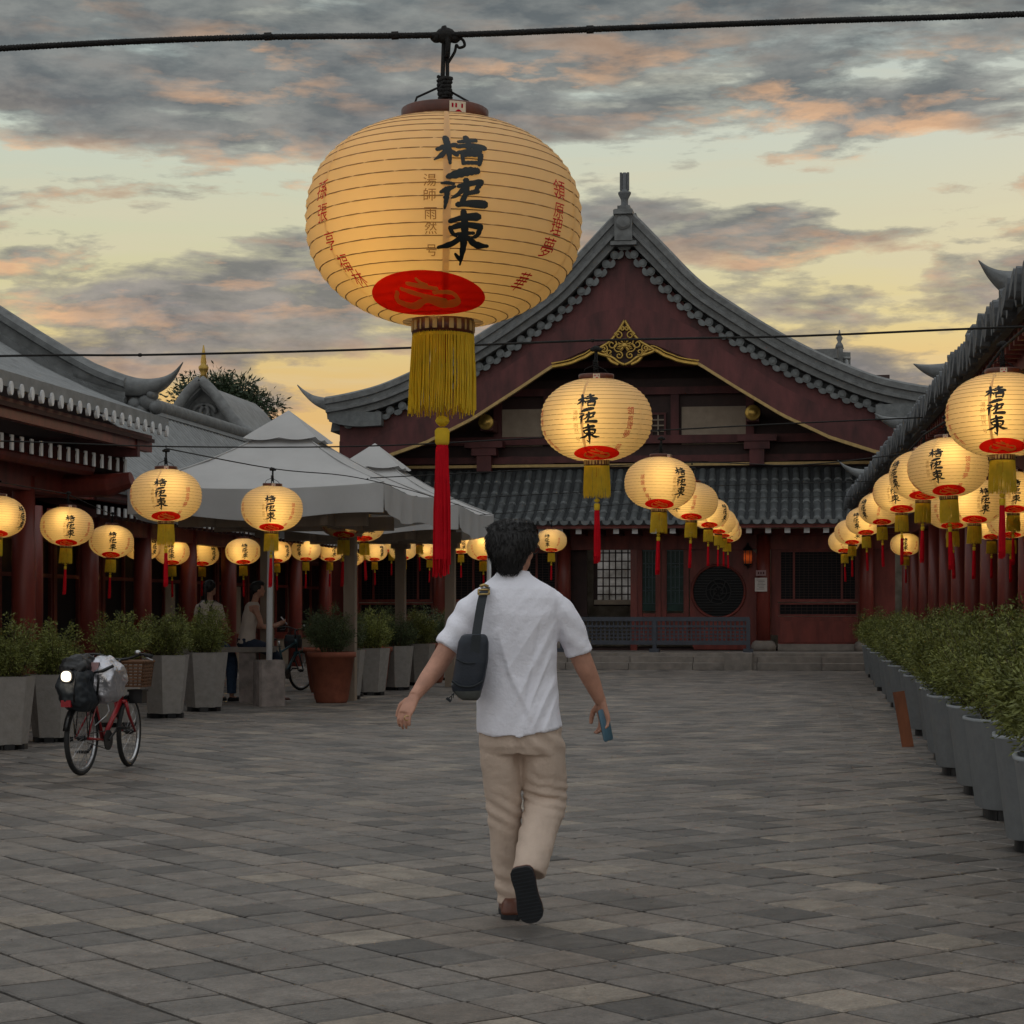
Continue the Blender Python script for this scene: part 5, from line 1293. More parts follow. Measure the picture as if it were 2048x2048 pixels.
rope([P(u, v, Y) for u, v, Y in spline([(960, 1030, 34), (1200, 1012, 34), (1437, 998, 34.3), (1731, 992, 31)], 4)], .0060, 'thin dark rope low across the lower roof at the sixth middle lantern')
rope([P(u, v, 58) for u, v in ((1660, 786), (1760, 783), (1880, 778))], .012, 'faint far wire in the sky beside the temple roof end', name='wire')
rrope = [P(u, v - 60 * d / 100, 2 * LR * FPX / d) for u, v, d in ((2130, 760, 290), (2005, 830, 222), (1896, 935, 158), (1847, 951, 135), (1803, 985, 112), (1763, 1017, 90), (1731, 1042, 77), (1704, 1064, 69), (1688, 1083, 62))]
rope(rrope, .008, 'rope running along the right eave above the planter row lanterns')
rope([P(u, v - 62 * d / 100, 2 * LR * FPX / d) for u, v, d in ((-120, 1010, 130), (-6, 1033, 112), (134, 1053, 105), (223, 1083, 88), (284, 1094, 72), (344, 1104, 70), (405, 1108, 65), (486, 1103, 70), (553, 1103, 60), (612, 1100, 59), (660, 1102, 55), (749, 1103, 52))], .006, 'cord under the left eave carrying the small lanterns')
rope([P(u, v - 62 * d / 100, 2 * LR * FPX / d) for u, v, d in ((2130, 930, 140), (2027, 985, 112), (1950, 1003, 120), (1904, 1018, 108), (1983, 1048, 84), (1928, 1072, 71), (1876, 1069, 54), (1849, 1068, 57))], .006, 'cord deep under the right eave carrying the inner lanterns')

# ================================================================== PLANTERS
rp_ = random.Random(21)
def bush_mesh(n, R, H, size, rnd, name='foliage', m='leaf', base=0.0):
    stems = []
    for k in range(54):
        a = rnd.uniform(0, 6.28); r = R * sqrt(rnd.random()) * .95; h = H * (rnd.uniform(.50, .98) if k % 6 else rnd.uniform(1.0, 1.22)) * (1 - .30 * (r / R) ** 2)
        stems.append((Vector((cos(a) * r * .35, sin(a) * r * .35, base)), Vector((cos(a) * r, sin(a) * r, base + h))))
    def fn():
        s = rnd.choice(stems); f = rnd.uniform(.12, 1) ** .75
        p = s[0].lerp(s[1], f) + Vector((0, 0, .05 * sin(f * 3)))
        o = Vector((rnd.gauss(0, 1), rnd.gauss(0, 1), rnd.gauss(0, .6))) * (.050 if f < .8 else .030)
        return p + o, (o + (s[1] - s[0]).normalized() * .03).normalized()
    lf = leaf_cloud(n, fn, size, rnd, .15)
    sm = MB()
    for a, b in stems: sm.tube([a, a.lerp(b, .5) + Vector((0, 0, .04)), b + Vector((rnd.uniform(-.03, .03), rnd.uniform(-.03, .03), .05))], [.006, .004, .0015], 4)
    return lf.mesh(name, m), sm.mesh('stems', 'stem')
BL = [bush_mesh(9500, .40, .68, .040, rp_) for _ in range(4)]
BR = [bush_mesh(12500, .52, .72, .038, rp_) for _ in range(5)]
BD = bush_mesh(9000, .42, .60, .036, rp_, m='leafdark')
def hexring(r, z, n=6, ph=0.0): return [(r * cos(2 * pi * k / n + ph), r * sin(2 * pi * k / n + ph), z) for k in range(n)]
hp = MB()
hp.loft([hexring(r, z) for r, z in ((.235, .055), (.318, .77), (.322, .79), (.296, .79), (.288, .70))]); hexm = hp.fix('planter', 'concrete')
hb_ = MB()
for k in range(6): hb_.box((.17 * cos(k * pi / 3 + .5), .17 * sin(k * pi / 3 + .5), .03), (.11, .11, .06), Matrix.Rotation(k * pi / 3 + .5, 3, 'Z'))
hb_.lathe([(.15, .0), (.15, .054)], 12); hexb = hb_.fix('planter_foot', 'black')
so = MB(); so.lathe([(.245, .70), (.15, .725), (.01, .73)], 20); soilm = so.fix('soil', 'soil')
rpn = MB()
def sqring(r, z, n=40, pw=.62): return [(math.copysign(abs(cos(t)) ** pw, cos(t)) * r, math.copysign(abs(sin(t)) ** pw, sin(t)) * r, z) for t in [2 * pi * k / n for k in range(n)]]
rpn.loft([sqring(r, z) for r, z in ((.240, .07), (.250, .075), (.318, .63), (.327, .635), (.327, .655), (.303, .655), (.295, .57))]); rpm = rpn.fix('planter', 'bluepot', True)
b_ = MB(); b_.loft([sqring(.205, 0), sqring(.205, .075)])
for k in range(4): b_.box((.19 * cos(k * pi / 2 + pi / 4), .19 * sin(k * pi / 2 + pi / 4), .03), (.07, .07, .06))
rpb = b_.fix('planter_foot', 'black')
so = MB(); so.loft([sqring(.297, .57), sqring(.12, .59)]); rsoil = so.fix('soil', 'soil')
tcn = MB(); tcn.lathe([(.225, 0), (.232, .03), (.25, .06), (.335, .66), (.36, .665), (.362, .74), (.335, .745), (.325, .66)], 40); tcm = tcn.fix('planter', 'terracotta', True)
def potted(p, label, pot, foot, soil, bush, top, rz_v, sc_=1.0, group=None, bs=1.0):
    root = thing('potted_plant', label, 'planter', (p[0], p[1], 0), rz_v, group); root.scale = (sc_, sc_, sc_)
    pl = link('planter', pot, root)
    if foot: link('planter_foot', foot, pl)
    link('soil', soil, root)
    f = link('foliage', bush[0], root, (0, 0, top), (0, 0, rp_.uniform(0, 6))); f.scale = (bs, bs, bs)
    s = link('stems', bush[1], root, (0, 0, top), f.rotation_euler); s.scale = (bs, bs, bs)
    return root
LG_ = 'hexagonal concrete planters with bamboo like shrubs on the left'
ordn = ['first', 'second', 'third', 'fourth', 'fifth', 'sixth', 'seventh', 'eighth', 'ninth', 'tenth', 'eleventh', 'twelfth', 'thirteenth', 'fourteenth', 'fifteenth', 'sixteenth']
for k, (u, v, hue, lab) in enumerate(((12, 1498, .2, 'hexagonal concrete planter with feathery shrub cut by the left edge of the photo'),
                                (106, 1483, .02, 'hexagonal concrete planter directly left of the loaded red bicycle'),
                                (238, 1453, .30, 'hexagonal concrete planter with feathery shrub directly behind the red bicycle'),
                                (331, 1435, .25, 'pale hexagonal concrete planter just right of the red bicycle basket'),
                                (408, 1422, .08, 'darker hexagonal concrete planter in front of the seated woman'))):
    p = G(u, v); root = potted(p, lab, hexm, hexb, soilm, BL[k % 4], .70, TH + hue * 2.2, (.90, .88, .95, 1.0, 1.0)[k], LG_, .94)
p = G(663, 1405); potted(p, 'terracotta pot with a dark leafy shrub right of the white pole', tcm, None, soilm, BD, .70, .3, 1.0, None, 1.0)
for k, (u, v, rz_v, lab) in enumerate(((692, 1398, .35, 'hexagonal planter half hidden behind the terracotta pot'),
                                (742, 1390, .05, 'hexagonal planter with two toned faces second right of the terracotta pot'),
                                (794, 1380, .42, 'hexagonal planter third right of the terracotta pot'),
                                (838, 1370, .2, 'hexagonal planter fourth right of the terracotta pot beside the man\'s arm'),
                                (876, 1360, .1, 'hexagonal planter behind the walking man\'s left forearm'),
                                (905, 1352, .3, 'last hexagonal planter of the left row, behind the man\'s bag'))):
    p = G(u, v); potted(p, lab, hexm, hexb, soilm, BL[k % 3] if k % 2 else BD, .70, TH + rz_v, .95, LG_, 1.0)
for k, (u, Y, lab) in enumerate(((742, 33.5, 'dark shrub in a pot below the thin white pole'), (770, 36, 'flowering potted shrub behind the planters near the third post'), (860, 37.5, 'potted shrub behind the planters near the long red tassel'), (650, 33, 'potted shrub at the foot of the second canopy post'))):
    potted(wd((u - CX) / FPX * Y, Y), lab, tcm, None, soilm, BD, .70, .4, 1.0, None, 1.1)
RG_ = 'rounded blue grey planters with leafy shrubs on the right'
blist = [8.2, 9.9, 11.6, 13.35, 15.1, 16.85, 18.5, 20.3, 22.1, 23.9, 26, 28.5, 31.2, 34.2, 37.5, 41]
for k, b in enumerate(blist):
    a = 1.29 + rp_.uniform(-.04, .04)
    lab = {0: 'nearest blue grey planter, mostly outside the right edge of the photo', 1: 'blue grey planter cut by the right edge of the photo', 15: 'farthest blue grey planter, beside the temple steps'}.get(k, '%s rounded blue grey planter of the right row, counted from the front' % ordn[k])
    potted((a, b), lab, rpm, rpb, rsoil, BR[k % 5], .57, rp_.uniform(-.15, .15), 1.0, RG_, rp_.uniform(.9, 1.05))
# second line of shrubs standing against the columns
for k, b in enumerate((10, 12.4, 14.6, 17.2, 20, 23, 26.5, 30.5, 35)):
    potted((2.15, b), '%s taller leafy shrub in the back line before the right columns, counted from the front' % ordn[k], rpm, rpb, rsoil, BR[(k + 2) % 5], .57, .4, 1.0, 'back line of shrubs before the right columns', rp_.uniform(1.0, 1.15))
# flat board leaning on a planter
p = G(1816, 1494)
bd = thing('leaning_board', 'orange brown wooden board leaning against a blue grey planter', 'board', p, TH)
mb = MB(); mb.box((-.035, .06, .27), (.115, .022, .56), Matrix.Rotation(-.14, 3, 'Y') @ Matrix.Rotation(-.16, 3, 'X')); lpart('board', mb, 'plank', bd)

# ================================================================== PEOPLE
V3 = Vector
def ering(c, rx, ry, n=28, yaw=0.0, p=1.0):
    c = Vector(c); out_ = []
    for k in range(n):
        t = 2 * pi * k / n
        x, y = math.copysign(abs(cos(t)) ** p, cos(t)) * rx, math.copysign(abs(sin(t)) ** p, sin(t)) * ry
        out_.append(c + Vector((x * cos(yaw) - y * sin(yaw), x * sin(yaw) + y * cos(yaw), 0)))
    return out_
def path_tube(mb, knots, seg=18, n=5, flat=1.0):
    """knots (x,y,z,r) smoothed into a tapering tube"""
    sp = spline(knots, n); mb.tube([q[:3] for q in sp], [q[3] for q in sp], seg, True, flat)
def hand(mb, wrist, d, back, side, curl, spread=.16, s=1.0, thumb=True):
    """wrist, direction to the knuckles, outward normal of the back of the hand, side = towards the thumb"""
    d = Vector(d).normalized(); back = (Vector(back) - d * d.dot(Vector(back))).normalized(); side_ = d.cross(back).normalized() * side
    w = Vector(wrist); rings = []
    for f, hw, ht in ((-.01, .027, .021), (.03, .034, .019), (.065, .041, .017), (.092, .040, .013)):
        c = w + d * f * s
        rings.append([c + side_ * cos(t) * hw * s + back * sin(t) * ht * s for t in [2 * pi * k / 16 for k in range(16)]])
    mb.loft(rings)
    for i, (off, ln_) in enumerate(((.028, .074), (.009, .082), (-.010, .076), (-.027, .060))):
        c = curl[i] if isinstance(curl, (list, tuple)) else curl
        p = w + d * .086 * s + side_ * off * s; a = 0.0; pts = [p - d * .02 * s, p]; dirn = d + side_ * spread * (off / .028) * .6
        for q, fr in enumerate((.45, .32, .23)):
            a += c * (.7, 1.0, .8)[q]
            v = (dirn.normalized() * cos(a) - back * sin(a)); p = p + v * ln_ * fr * s; pts.append(p)
        mb.tube(pts, [.0092 * s, .0090 * s, .0082 * s, .0074 * s, .0056 * s], 10)
    if thumb:
        p = w + d * .022 * s + side_ * .026 * s
        p1 = p + (d * .6 + side_ * .75 - back * .25).normalized() * .040 * s; p2 = p1 + (d * .9 + side_ * .2 - back * .4).normalized() * .032 * s; p3 = p2 + (d * .9 - back * .35).normalized() * .025 * s
        mb.tube([p, p1, p2, p3], [.015 * s, .0125 * s, .011 * s, .008 * s], 10)
def shoe(root, heel, toe, up, w=.098, sole_m='sole', upper_m='shoe', name='shoe', high=.06):
    """a shoe with its sole from heel to toe; up points from the sole into the foot"""
    heel, toe = Vector(heel), Vector(toe); L_ = toe - heel; ln_ = L_.length; f = L_.normalized(); up = (Vector(up) - f * f.dot(Vector(up))).normalized(); s = f.cross(up)
    prof = [(-.0, .42), (.02, .68), (.08, .86), (.2, .90), (.38, .82), (.55, .86), (.72, 1.0), (.84, 1.0), (.93, .82), (.985, .5), (1.0, .25)]
    def outline(sc_=1.0, h=0.0, inset=0.0):
        a = [heel + f * (ln_ * t * (1 - 2 * inset) + ln_ * inset) + s * (w / 2 * q * sc_ + .003 * sin(6 * t)) + up * h for t, q in prof]
        b = [heel + f * (ln_ * t * (1 - 2 * inset) + ln_ * inset) - s * (w / 2 * q * sc_) + up * h for t, q in reversed(prof)]
        return a + b
    mb = MB().loft([outline(.97, 0), outline(1.0, .006), outline(1.0, .022)])
    o = lpart(name, None or MB().loft([outline(.97, .022), outline(.98, .035), outline(.88, high * .75, .03), outline(.55, high, .10)]), upper_m, root, True)
    link('sole', mb.fix('sole', sole_m), o)
    tr_ = MB()
    for q in range(14):
        t = .07 + q * .065
        ww = interp(prof, t) * w * .86
        tr_.box(heel + f * ln_ * t - up * .001, (.004, ww, .004), Matrix((f, s, up)).transposed())
    link('tread', tr_.fix('tread', 'bagdark'), o)
    return o
def noise_push(me, fn):
    me.update()
    co = [v.co.copy() for v in me.vertices]; nn = [v.normal.copy() for v in me.vertices]
    for v, c, n_ in zip(me.vertices, co, nn): v.co = c + n_ * fn(c, n_)
    me.update()

# ---------------- the walking man, seen from behind
MY, MX = 8.75, .04
def Mp(u, v, dy=0.0):
    Y = MY + dy; return Vector(((u - CX) / FPX * Y - MX, dy, CAMH + (HZ - v) / FPX * Y))
def px(n, dy=0.0): return n / FPX * (MY + dy)
man = thing('person', 'man in white shirt and beige trousers walking away, phone in his right hand', 'person', wd(MX, MY), TH)
fw = Vector((sin(.62), cos(.62), 0))           # where the face points: away and to the right
sdv = Vector((fw.y, -fw.x, 0))
hc = Mp(1027, 1094, .03)
body = MB()
Rh = Matrix((sdv, fw, Vector((0, 0, 1)))).transposed()
body.ell(hc + Vector((0, 0, .015)) - fw * .012, (.076, .094, .100), 26, 18, Rh)
body.ell(hc + fw * .026 + Vector((0, 0, -.055)), (.058, .066, .070), 22, 14, Rh)
body.ell(hc + fw * .066 + Vector((0, 0, -.098)), (.024, .022, .018), 12, 8, Rh)
body.ell(hc + fw * .040 + sdv * .042 + Vector((0, 0, -.032)), (.026, .036, .030), 14, 10, Rh)
body.ell(hc + fw * .040 - sdv * .042 + Vector((0, 0, -.032)), (.026, .036, .030), 14, 10, Rh)
path_tube(body, [(*(hc + fw * .086 + Vector((0, 0, .012))), .010), (*(hc + fw * .100 + Vector((0, 0, -.015))), .013), (*(hc + fw * .108 + Vector((0, 0, -.034))), .016), (*(hc + fw * .09 + Vector((0, 0, -.044))), .010)], 12, 4)
for q in (-.062, -.073): body.ell(hc + fw * .088 + Vector((0, 0, q)), (.022, .010, .006), 12, 6, Rh)
for s in (-1, 1):
    ec = hc + sdv * s * .078 + Vector((0, 0, -.012)) - fw * .004
    body.ell(ec, (.009, .019, .032), 12, 8, Rh); body.ell(ec + Vector((0, 0, -.022)) + fw * .004, (.009, .011, .013), 10, 6, Rh)
path_tube(body, [(*Mp(1024, 1118, .015), .060), (*Mp(1025, 1148, .01), .060), (*Mp(1027, 1172, 0), .074), (*Mp(1030, 1200, 0), .085)], 20)
rings = [ering(Mp((l + r) / 2, v, y), px((r - l) / 2) - .014, d - .02, 28) for v, l, r, d, y in ((1176, 990, 1076, .070, .0), (1204, 962, 1106, .09, 0), (1250, 960, 1112, .11, 0), (1330, 958, 1112, .115, 0), (1400, 960, 1114, .115, 0), (1470, 965, 1118, .12, 0), (1500, 968, 1116, .11, 0))]
body.loft(rings)
larm = [(*Mp(972, 1214, 0), .044), (*Mp(925, 1250, -.03), .048), (*Mp(890, 1306, -.07), .045), (*Mp(873, 1334, -.09), .043), (*Mp(855, 1358, -.13), .038), (*Mp(838, 1381, -.17), .029), (*Mp(829, 1393, -.19), .0265)]
rarm = [(*Mp(1098, 1216, 0), .044), (*Mp(1136, 1256, .02), .048), (*Mp(1160, 1310, .04), .046), (*Mp(1171, 1336, .05), .044), (*Mp(1184, 1364, .07), .038), (*Mp(1196, 1392, .09), .029), (*Mp(1201, 1402, .10), .0265)]
path_tube(body, larm, 18); path_tube(body, rarm, 18)
wl_ = Mp(829, 1393, -.19); dl = Mp(811, 1425, -.23) - wl_
hand(body, wl_, dl, (-.55, -.75, .10), 1, (.58, .52, .46, .40), .20, .98)
wr_ = Mp(1201, 1402, .10); dr = Mp(1209, 1440, .11) - wr_
hand(body, wr_, dr, (.78, .55, .05), -1, (.55, .62, .68, .72), .14, 1.0)
# legs inside the trousers keep the figure one body
ll = [(*Mp(1000, 1480, 0), .078), (*Mp(1002, 1560, .03), .068), (*Mp(1009, 1640, .05), .054), (*Mp(1014, 1720, .08), .045), (*Mp(1020, 1790, .10), .036), (*Mp(1021, 1812, .10), .036)]
rl_ = [(*Mp(1083, 1480, 0), .078), (*Mp(1088, 1550, .05), .068), (*Mp(1090, 1604, .06), .056), (*Mp(1076, 1660, -.06), .052), (*Mp(1063, 1712, -.19), .042), (*Mp(1055, 1736, -.25), .036)]
path_tube(body, ll, 16); path_tube(body, rl_, 16)
bm_ = withmat(remesh(body, .0042, 3, .4), 'skin')
lpart('body', bm_, 'skin', man)
bm_.materials.clear(); bm_.materials.append(M['skin'])
# finger nails and ring
nb = MB(); nb.tube([wl_ + dl.normalized() * .112 + (dl.normalized().cross(Vector((-.55, -.75, .1)).normalized())) * -.028 + Vector((cos(t) * .011, .006 * cos(t) - .004, sin(t) * .010)) for t in [2 * pi * k / 16 for k in range(17)]], .0022, 6, False)
lpart('ring', nb, 'brass', man, True)
# hair: thick, short at the nape
hair = MB()
hs = [(1040, 1008, 1048, .050, .01), (1046, 990, 1064, .085, .008), (1058, 977, 1071, .108, .008), (1078, 971, 1075, .122, .006), (1096, 972, 1069, .118, -.004), (1110, 977, 1056, .104, -.018), (1124, 984, 1049, .086, -.028), (1137, 991, 1044, .066, -.034), (1147, 999, 1038, .052, -.036)]
hair.loft([ering(Mp((l + r) / 2, v, y), px((r - l) / 2), d * .96, 30, p=.92) for v, l, r, d, y in hs])
hm = remesh(hair, .006, 4)
noise_push(hm, lambda c, n_: .006 * noise.noise(Vector((c.x * 22, c.y * 22, c.z * 9))) + .003 * noise.noise(Vector((c.x * 70, c.y * 70, c.z * 18))))
hairo = lpart('hair', withmat(hm, 'hair'), 'hair', man)
# clip the hair away from the face: the face stands proud on the right front already
rhh = random.Random(9); lk = MB()
hv_ = [(v.co.copy(), v.normal.copy()) for v in hm.vertices]
for k in range(2600):
    c, n_ = rhh.choice(hv_)
    if (c - hc).dot(fw) > .075 and c.z < hc.z + .05: continue
    dn = Vector((0, 0, -1)) if c.z < hc.z + .06 else (c - hc - Vector((0, 0, .02))); dn = (dn - n_ * n_.dot(dn)); dn = (dn.normalized() if dn.length > 1e-4 else n_) + Vector((rhh.uniform(-.4, .4), rhh.uniform(-.4, .4), 0))
    l = rhh.uniform(.015, .032); p1 = c + dn.normalized() * l * .5 + n_ * .003; p2 = c + dn.normalized() * l + n_ * rhh.uniform(-.001, .004)
    lk.tube([c, p1, p2], [.0016, .0012, .0003], 3)
lpart('hair_strands', lk, 'hair', man)
# spectacles
gl_ = MB(); e0 = hc + sdv * .084 + Vector((0, 0, .004)) - fw * .01; e1 = hc + sdv * .070 + fw * .098 + Vector((0, 0, -.002))
gl_.tube([e0, e1], .0022, 6); gl_.tube([hc - sdv * .084 + Vector((0, 0, .004)), hc - sdv * .070 + fw * .098], .0022, 6)
for s in (-1, 1):
    c = hc + fw * .106 + sdv * s * .036 + Vector((0, 0, -.006)); gl_.tube([c + sdv * cos(t) * .029 + Vector((0, 0, sin(t) * .022)) for t in [2 * pi * k / 20 for k in range(21)]], .0022, 6, False)
gl_.tube([hc + fw * .108 + sdv * s * .008 for s in (-1, 1)], .002, 6)
lpart('spectacles', gl_, 'black', man, True)
# shirt
sm_ = MB()
secs = [(1143, 995, 1057, .064, .012), (1153, 989, 1064, .072, .008), (1166, 970, 1088, .088, .002), (1178, 950, 1110, .103, 0), (1196, 943, 1122, .118, 0), (1230, 946, 1121, .134, 0), (1290, 950, 1114, .136, 0), (1350, 952, 1113, .132, 0), (1400, 953, 1117, .136, 0), (1440, 953, 1122, .142, 0), (1468, 953, 1125, .145, 0)]
rings = [ering(Mp((l + r) / 2, v, y), px((r - l) / 2), d, 40, p=.88) for v, l, r, d, y in secs]
rings[-1] = [p + Vector((0, 0, .030 * max(0, (p.x - Mp(1039, 1468).x)) / .19 * 1.5 + .016 * max(0, -(p.x - Mp(1039, 1468).x)) / .19 - .010)) for p in rings[-1]]
sm_.loft(rings)
path_tube(sm_, [(*Mp(970, 1206, 0), .070), (*Mp(948, 1222, -.01), .072), (*Mp(924, 1250, -.03), .067), (*Mp(906, 1274, -.055), .060), (*Mp(891, 1296, -.07), .056)], 22)
path_tube(sm_, [(*Mp(1098, 1208, 0), .070), (*Mp(1120, 1226, .01), .072), (*Mp(1138, 1256, .02), .068), (*Mp(1150, 1282, .03), .064), (*Mp(1159, 1306, .04), .062)], 22)
shm = remesh(sm_, .006, 5, .5)
x0 = Mp(1039, 1300).x
def folds(c, n_):
    f = 0.0
    zr = c.z
    # long drag lines from the right armpit down across the back to the left hip
    for (ax, az, bx, bz, w, h) in ((.135, 1.27, -.03, .93, .022, .010), (.145, 1.20, .02, .86, .018, .008), (.120, 1.36, -.08, 1.05, .024, .006), (.15, 1.06, .05, .83, .016, .008), (-.10, 1.28, -.02, 1.0, .022, .006), (-.05, 1.1, .06, .86, .020, .006), (.165, 1.0, .10, .82, .014, .006), (.09, 1.30, .02, .9, .016, -.007), (.13, 1.13, .03, .88, .015, -.006)):
        a, b = Vector((x0 + ax, az)), Vector((x0 + bx, bz)); p = Vector((c.x, zr)); d = b - a; t = max(0, min(1, (p - a).dot(d) / d.length_squared)); q = (p - a - d * t).length
        sd_ = (p - a).x * d.y - (p - a).y * d.x; wq = w * (.45 if sd_ > 0 else 1.1)
        f += 1.15 * h * math.exp(-(q / wq) ** 1.5) * sin(pi * min(max(t, .03), .97)) ** .6
    f += .006 * noise.noise(Vector((c.x * 9 + c.z * 5, c.y * 9, c.z * 3.2))) + .003 * noise.noise(Vector((c.x * 24 - c.z * 14, c.y * 20, c.z * 9)))
    # soft gathers at sleeve and hem
    if abs(c.x - x0) > .19: f += .005 * sin((c.z * 60 + c.x * 45)) * .6
    if c.z < .90: f += .006 * sin(c.x * 48 + 1) * (.90 - c.z) / .1
    return f
noise_push(shm, folds)
so_ = lpart('shirt', withmat(shm, 'shirt'), 'shirt', man)
# collar band and hems
cb = MB(); cz = Mp(1026, 1148, .01)
cb.loft([[cz + Vector((cos(t) * .074, sin(t) * .071 + .002, h + .010 * cos(t - 1.4) * 0 + (.008 * -sin(t)))) for t in [2 * pi * k / 32 for k in range(32)]] for h in (-.014, .008)], cap=False)
cb.loft([[cz + Vector((cos(t) * rr, sin(t) * (rr - .003) + .002, .008 + .008 * -sin(t))) for t in [2 * pi * k / 32 for k in range(32)]] for rr in (.074, .066)], cap=False)
link('collar', cb.fix('collar', 'shirt', True), so_)
# trousers
tm = MB()
tm.loft([ering(Mp((l + r) / 2, v, y), px((r - l) / 2), d, 36, p=.9) for v, l, r, d, y in ((1425, 958, 1120, .118, 0), (1465, 957, 1124, .128, 0), (1490, 958, 1128, .130, 0), (1508, 962, 1128, .118, .005))])
path_tube(tm, [(*Mp(1000, 1478, 0), .092), (*Mp(1001, 1510, 0), .090), (*Mp(1003, 1560, .02), .084), (*Mp(1009, 1630, .045), .075), (*Mp(1013, 1700, .07), .067), (*Mp(1017, 1755, .09), .062), (*Mp(1021, 1802, .10), .060)], 24)
path_tube(tm, [(*Mp(1084, 1478, 0), .094), (*Mp(1086, 1515, .01), .098), (*Mp(1089, 1560, .04), .099), (*Mp(1091, 1602, .05), .092), (*Mp(1081, 1645, -.03), .083), (*Mp(1070, 1692, -.13), .078), (*Mp(1061, 1728, -.21), .074), (*Mp(1057, 1748, -.235), .072)], 24)
trm = remesh(tm, .006, 4, .5)
xk = Mp(1090, 1600); 
def tfold(c, n_):
    f = .006 * noise.noise(Vector((c.x * 16, c.y * 10, c.z * 6))) + .004 * noise.noise(Vector((c.x * 22 + c.z * 12, c.y * 16, c.z * 15)))
    if c.x > Mp(1050, 1600).x:
        kz = math.exp(-((c.z - xk.z - .02) / .075) ** 2)
        w_ = (c.z + .22 * c.x + .012 * noise.noise(c * 14)) * 23; w_ = w_ - math.floor(w_); f += kz * .010 * (1 - 2 * abs(w_ - .3) if w_ < .8 else 0) * (.7 + .8 * noise.noise(c * 9)) * (1 if c.y < .08 else .3)
        f += .006 * math.exp(-((c.z - .80) / .06) ** 2) * sin((c.z + .9 * c.x) * 70)
    else:
        f += .005 * math.exp(-((c.z - .12) / .10) ** 2) * sin(c.z * 85 + c.x * 30) + .004 * math.exp(-((c.z - .47) / .07) ** 2) * sin(c.z * 100 + c.x * 60)
    # seat crease
    f -= .010 * math.exp(-((c.x - Mp(1036, 1500).x) / .016) ** 2) * math.exp(-((c.z - .72) / .07) ** 2)
    return f
noise_push(trm, tfold)
to_ = lpart('trousers', withmat(trm, 'trouser'), 'trouser', man)
rhl, rtt = Mp(1040, 1736, -.335), Mp(1066, 1846, -.30)
shoe(man, rhl, rtt, (.10, .85, .25), .112, high=.075)
shoe(man, Mp(1022, 1829, -.03) * Vector((1, 1, 0)), Mp(1018, 1829, .24) * Vector((1, 1, 0)), (0, 0, 1), .098, high=.085)
# ---------------- his shoulder bag
bag = thing('shoulder_bag', 'navy nylon sling bag hanging at the left side of the walking man', 'bag', man.location, TH)
def bagring(v, l, r, d, y0): return ering(Mp((l + r) / 2, v, y0), px((r - l) / 2), d, 28, p=.55)
bb = MB(); bb.loft([bagring(v, l, r, d, -.185) for v, l, r, d in ((1268, 930, 968, .030), (1272, 923, 974, .042), (1284, 917, 977, .050), (1320, 912, 976, .056), (1350, 907, 971, .058), (1372, 903, 966, .056), (1384, 906, 962, .050))])
lpart('bag_body', withmat(remesh(bb, .006, 4), 'bag'), 'bag', bag)
bb = MB(); bb.loft([bagring(v, l, r, d, -.182) for v, l, r, d in ((1366, 902, 966, .055), (1382, 906, 963, .054), (1394, 916, 960, .048), (1400, 926, 955, .036))]); lpart('bag_base', bb, 'baggrey', bag, True)
fl_ = MB(); fl_.loft([[Mp(u, v, y) for u, y in ((l, -.238), (r, -.238), (r, -.228), (l, -.228))] for v, l, r in ((1270, 944, 962), (1300, 941, 959), (1340, 934, 953), (1345, 933, 952))]); lpart('front_strap', fl_, 'bagdark', bag)
zp = MB(); zp.tube([Mp(u, v, -.243) for u, v in spline([(904, 1362), (920, 1372), (945, 1373), (966, 1362)], 5)], .005, 6); zp.tube([Mp(u, v, -.246) for u, v in spline([(912, 1318), (930, 1326), (950, 1326)], 5)], .0035, 6); lpart('zip', zp, 'bagdark', bag, True)
stp = MB()
path = [Mp(u, v, y) for u, v, y in spline([(952, 1272, -.20), (957, 1240, -.175), (963, 1205, -.15), (968, 1184, -.12), (972, 1174, -.06), (974, 1172, 0), (972, 1185, .08), (968, 1220, .14)], 5)]
rings = []
for i, p in enumerate(path):
    w = .020; rings.append([p + Vector((s * w, 0, .004 * s)) + Vector((0, t, 0)) for s, t in ((-1, -.003), (1, -.003), (1, .003), (-1, .003))])
stp.loft(rings); lpart('shoulder_strap', stp, 'bagdark', bag)
bk = MB()
for z_ in (1189, 1180): bk.tube([Mp(957, z_, -.148), Mp(978, z_ - 1, -.148)], .0045, 6)
for u in (957, 978): bk.tube([Mp(u, 1189, -.148), Mp(u, 1179, -.14)], .0045, 6)
bk.tube([Mp(960, 1173, -.11), Mp(968, 1170, -.11), Mp(976, 1173, -.10)], .007, 8)
lpart('buckle', bk, 'brass', bag, True)
ky = MB(); ky.tube([Mp(908, 1386, -.21), Mp(903, 1392, -.215), Mp(896, 1397, -.22)], .0022, 5); ky.tube([Mp(904, 1388, -.21), Mp(902, 1402, -.215)], .0022, 5); ky.tube([Mp(908, 1386, -.21), Mp(906, 1396, -.21)], .002, 5); ky.tube([Mp(893, 1396, -.22), Mp(902, 1403, -.22)], .006, 6)
lpart('key_pendant', ky, 'bagdark', bag)
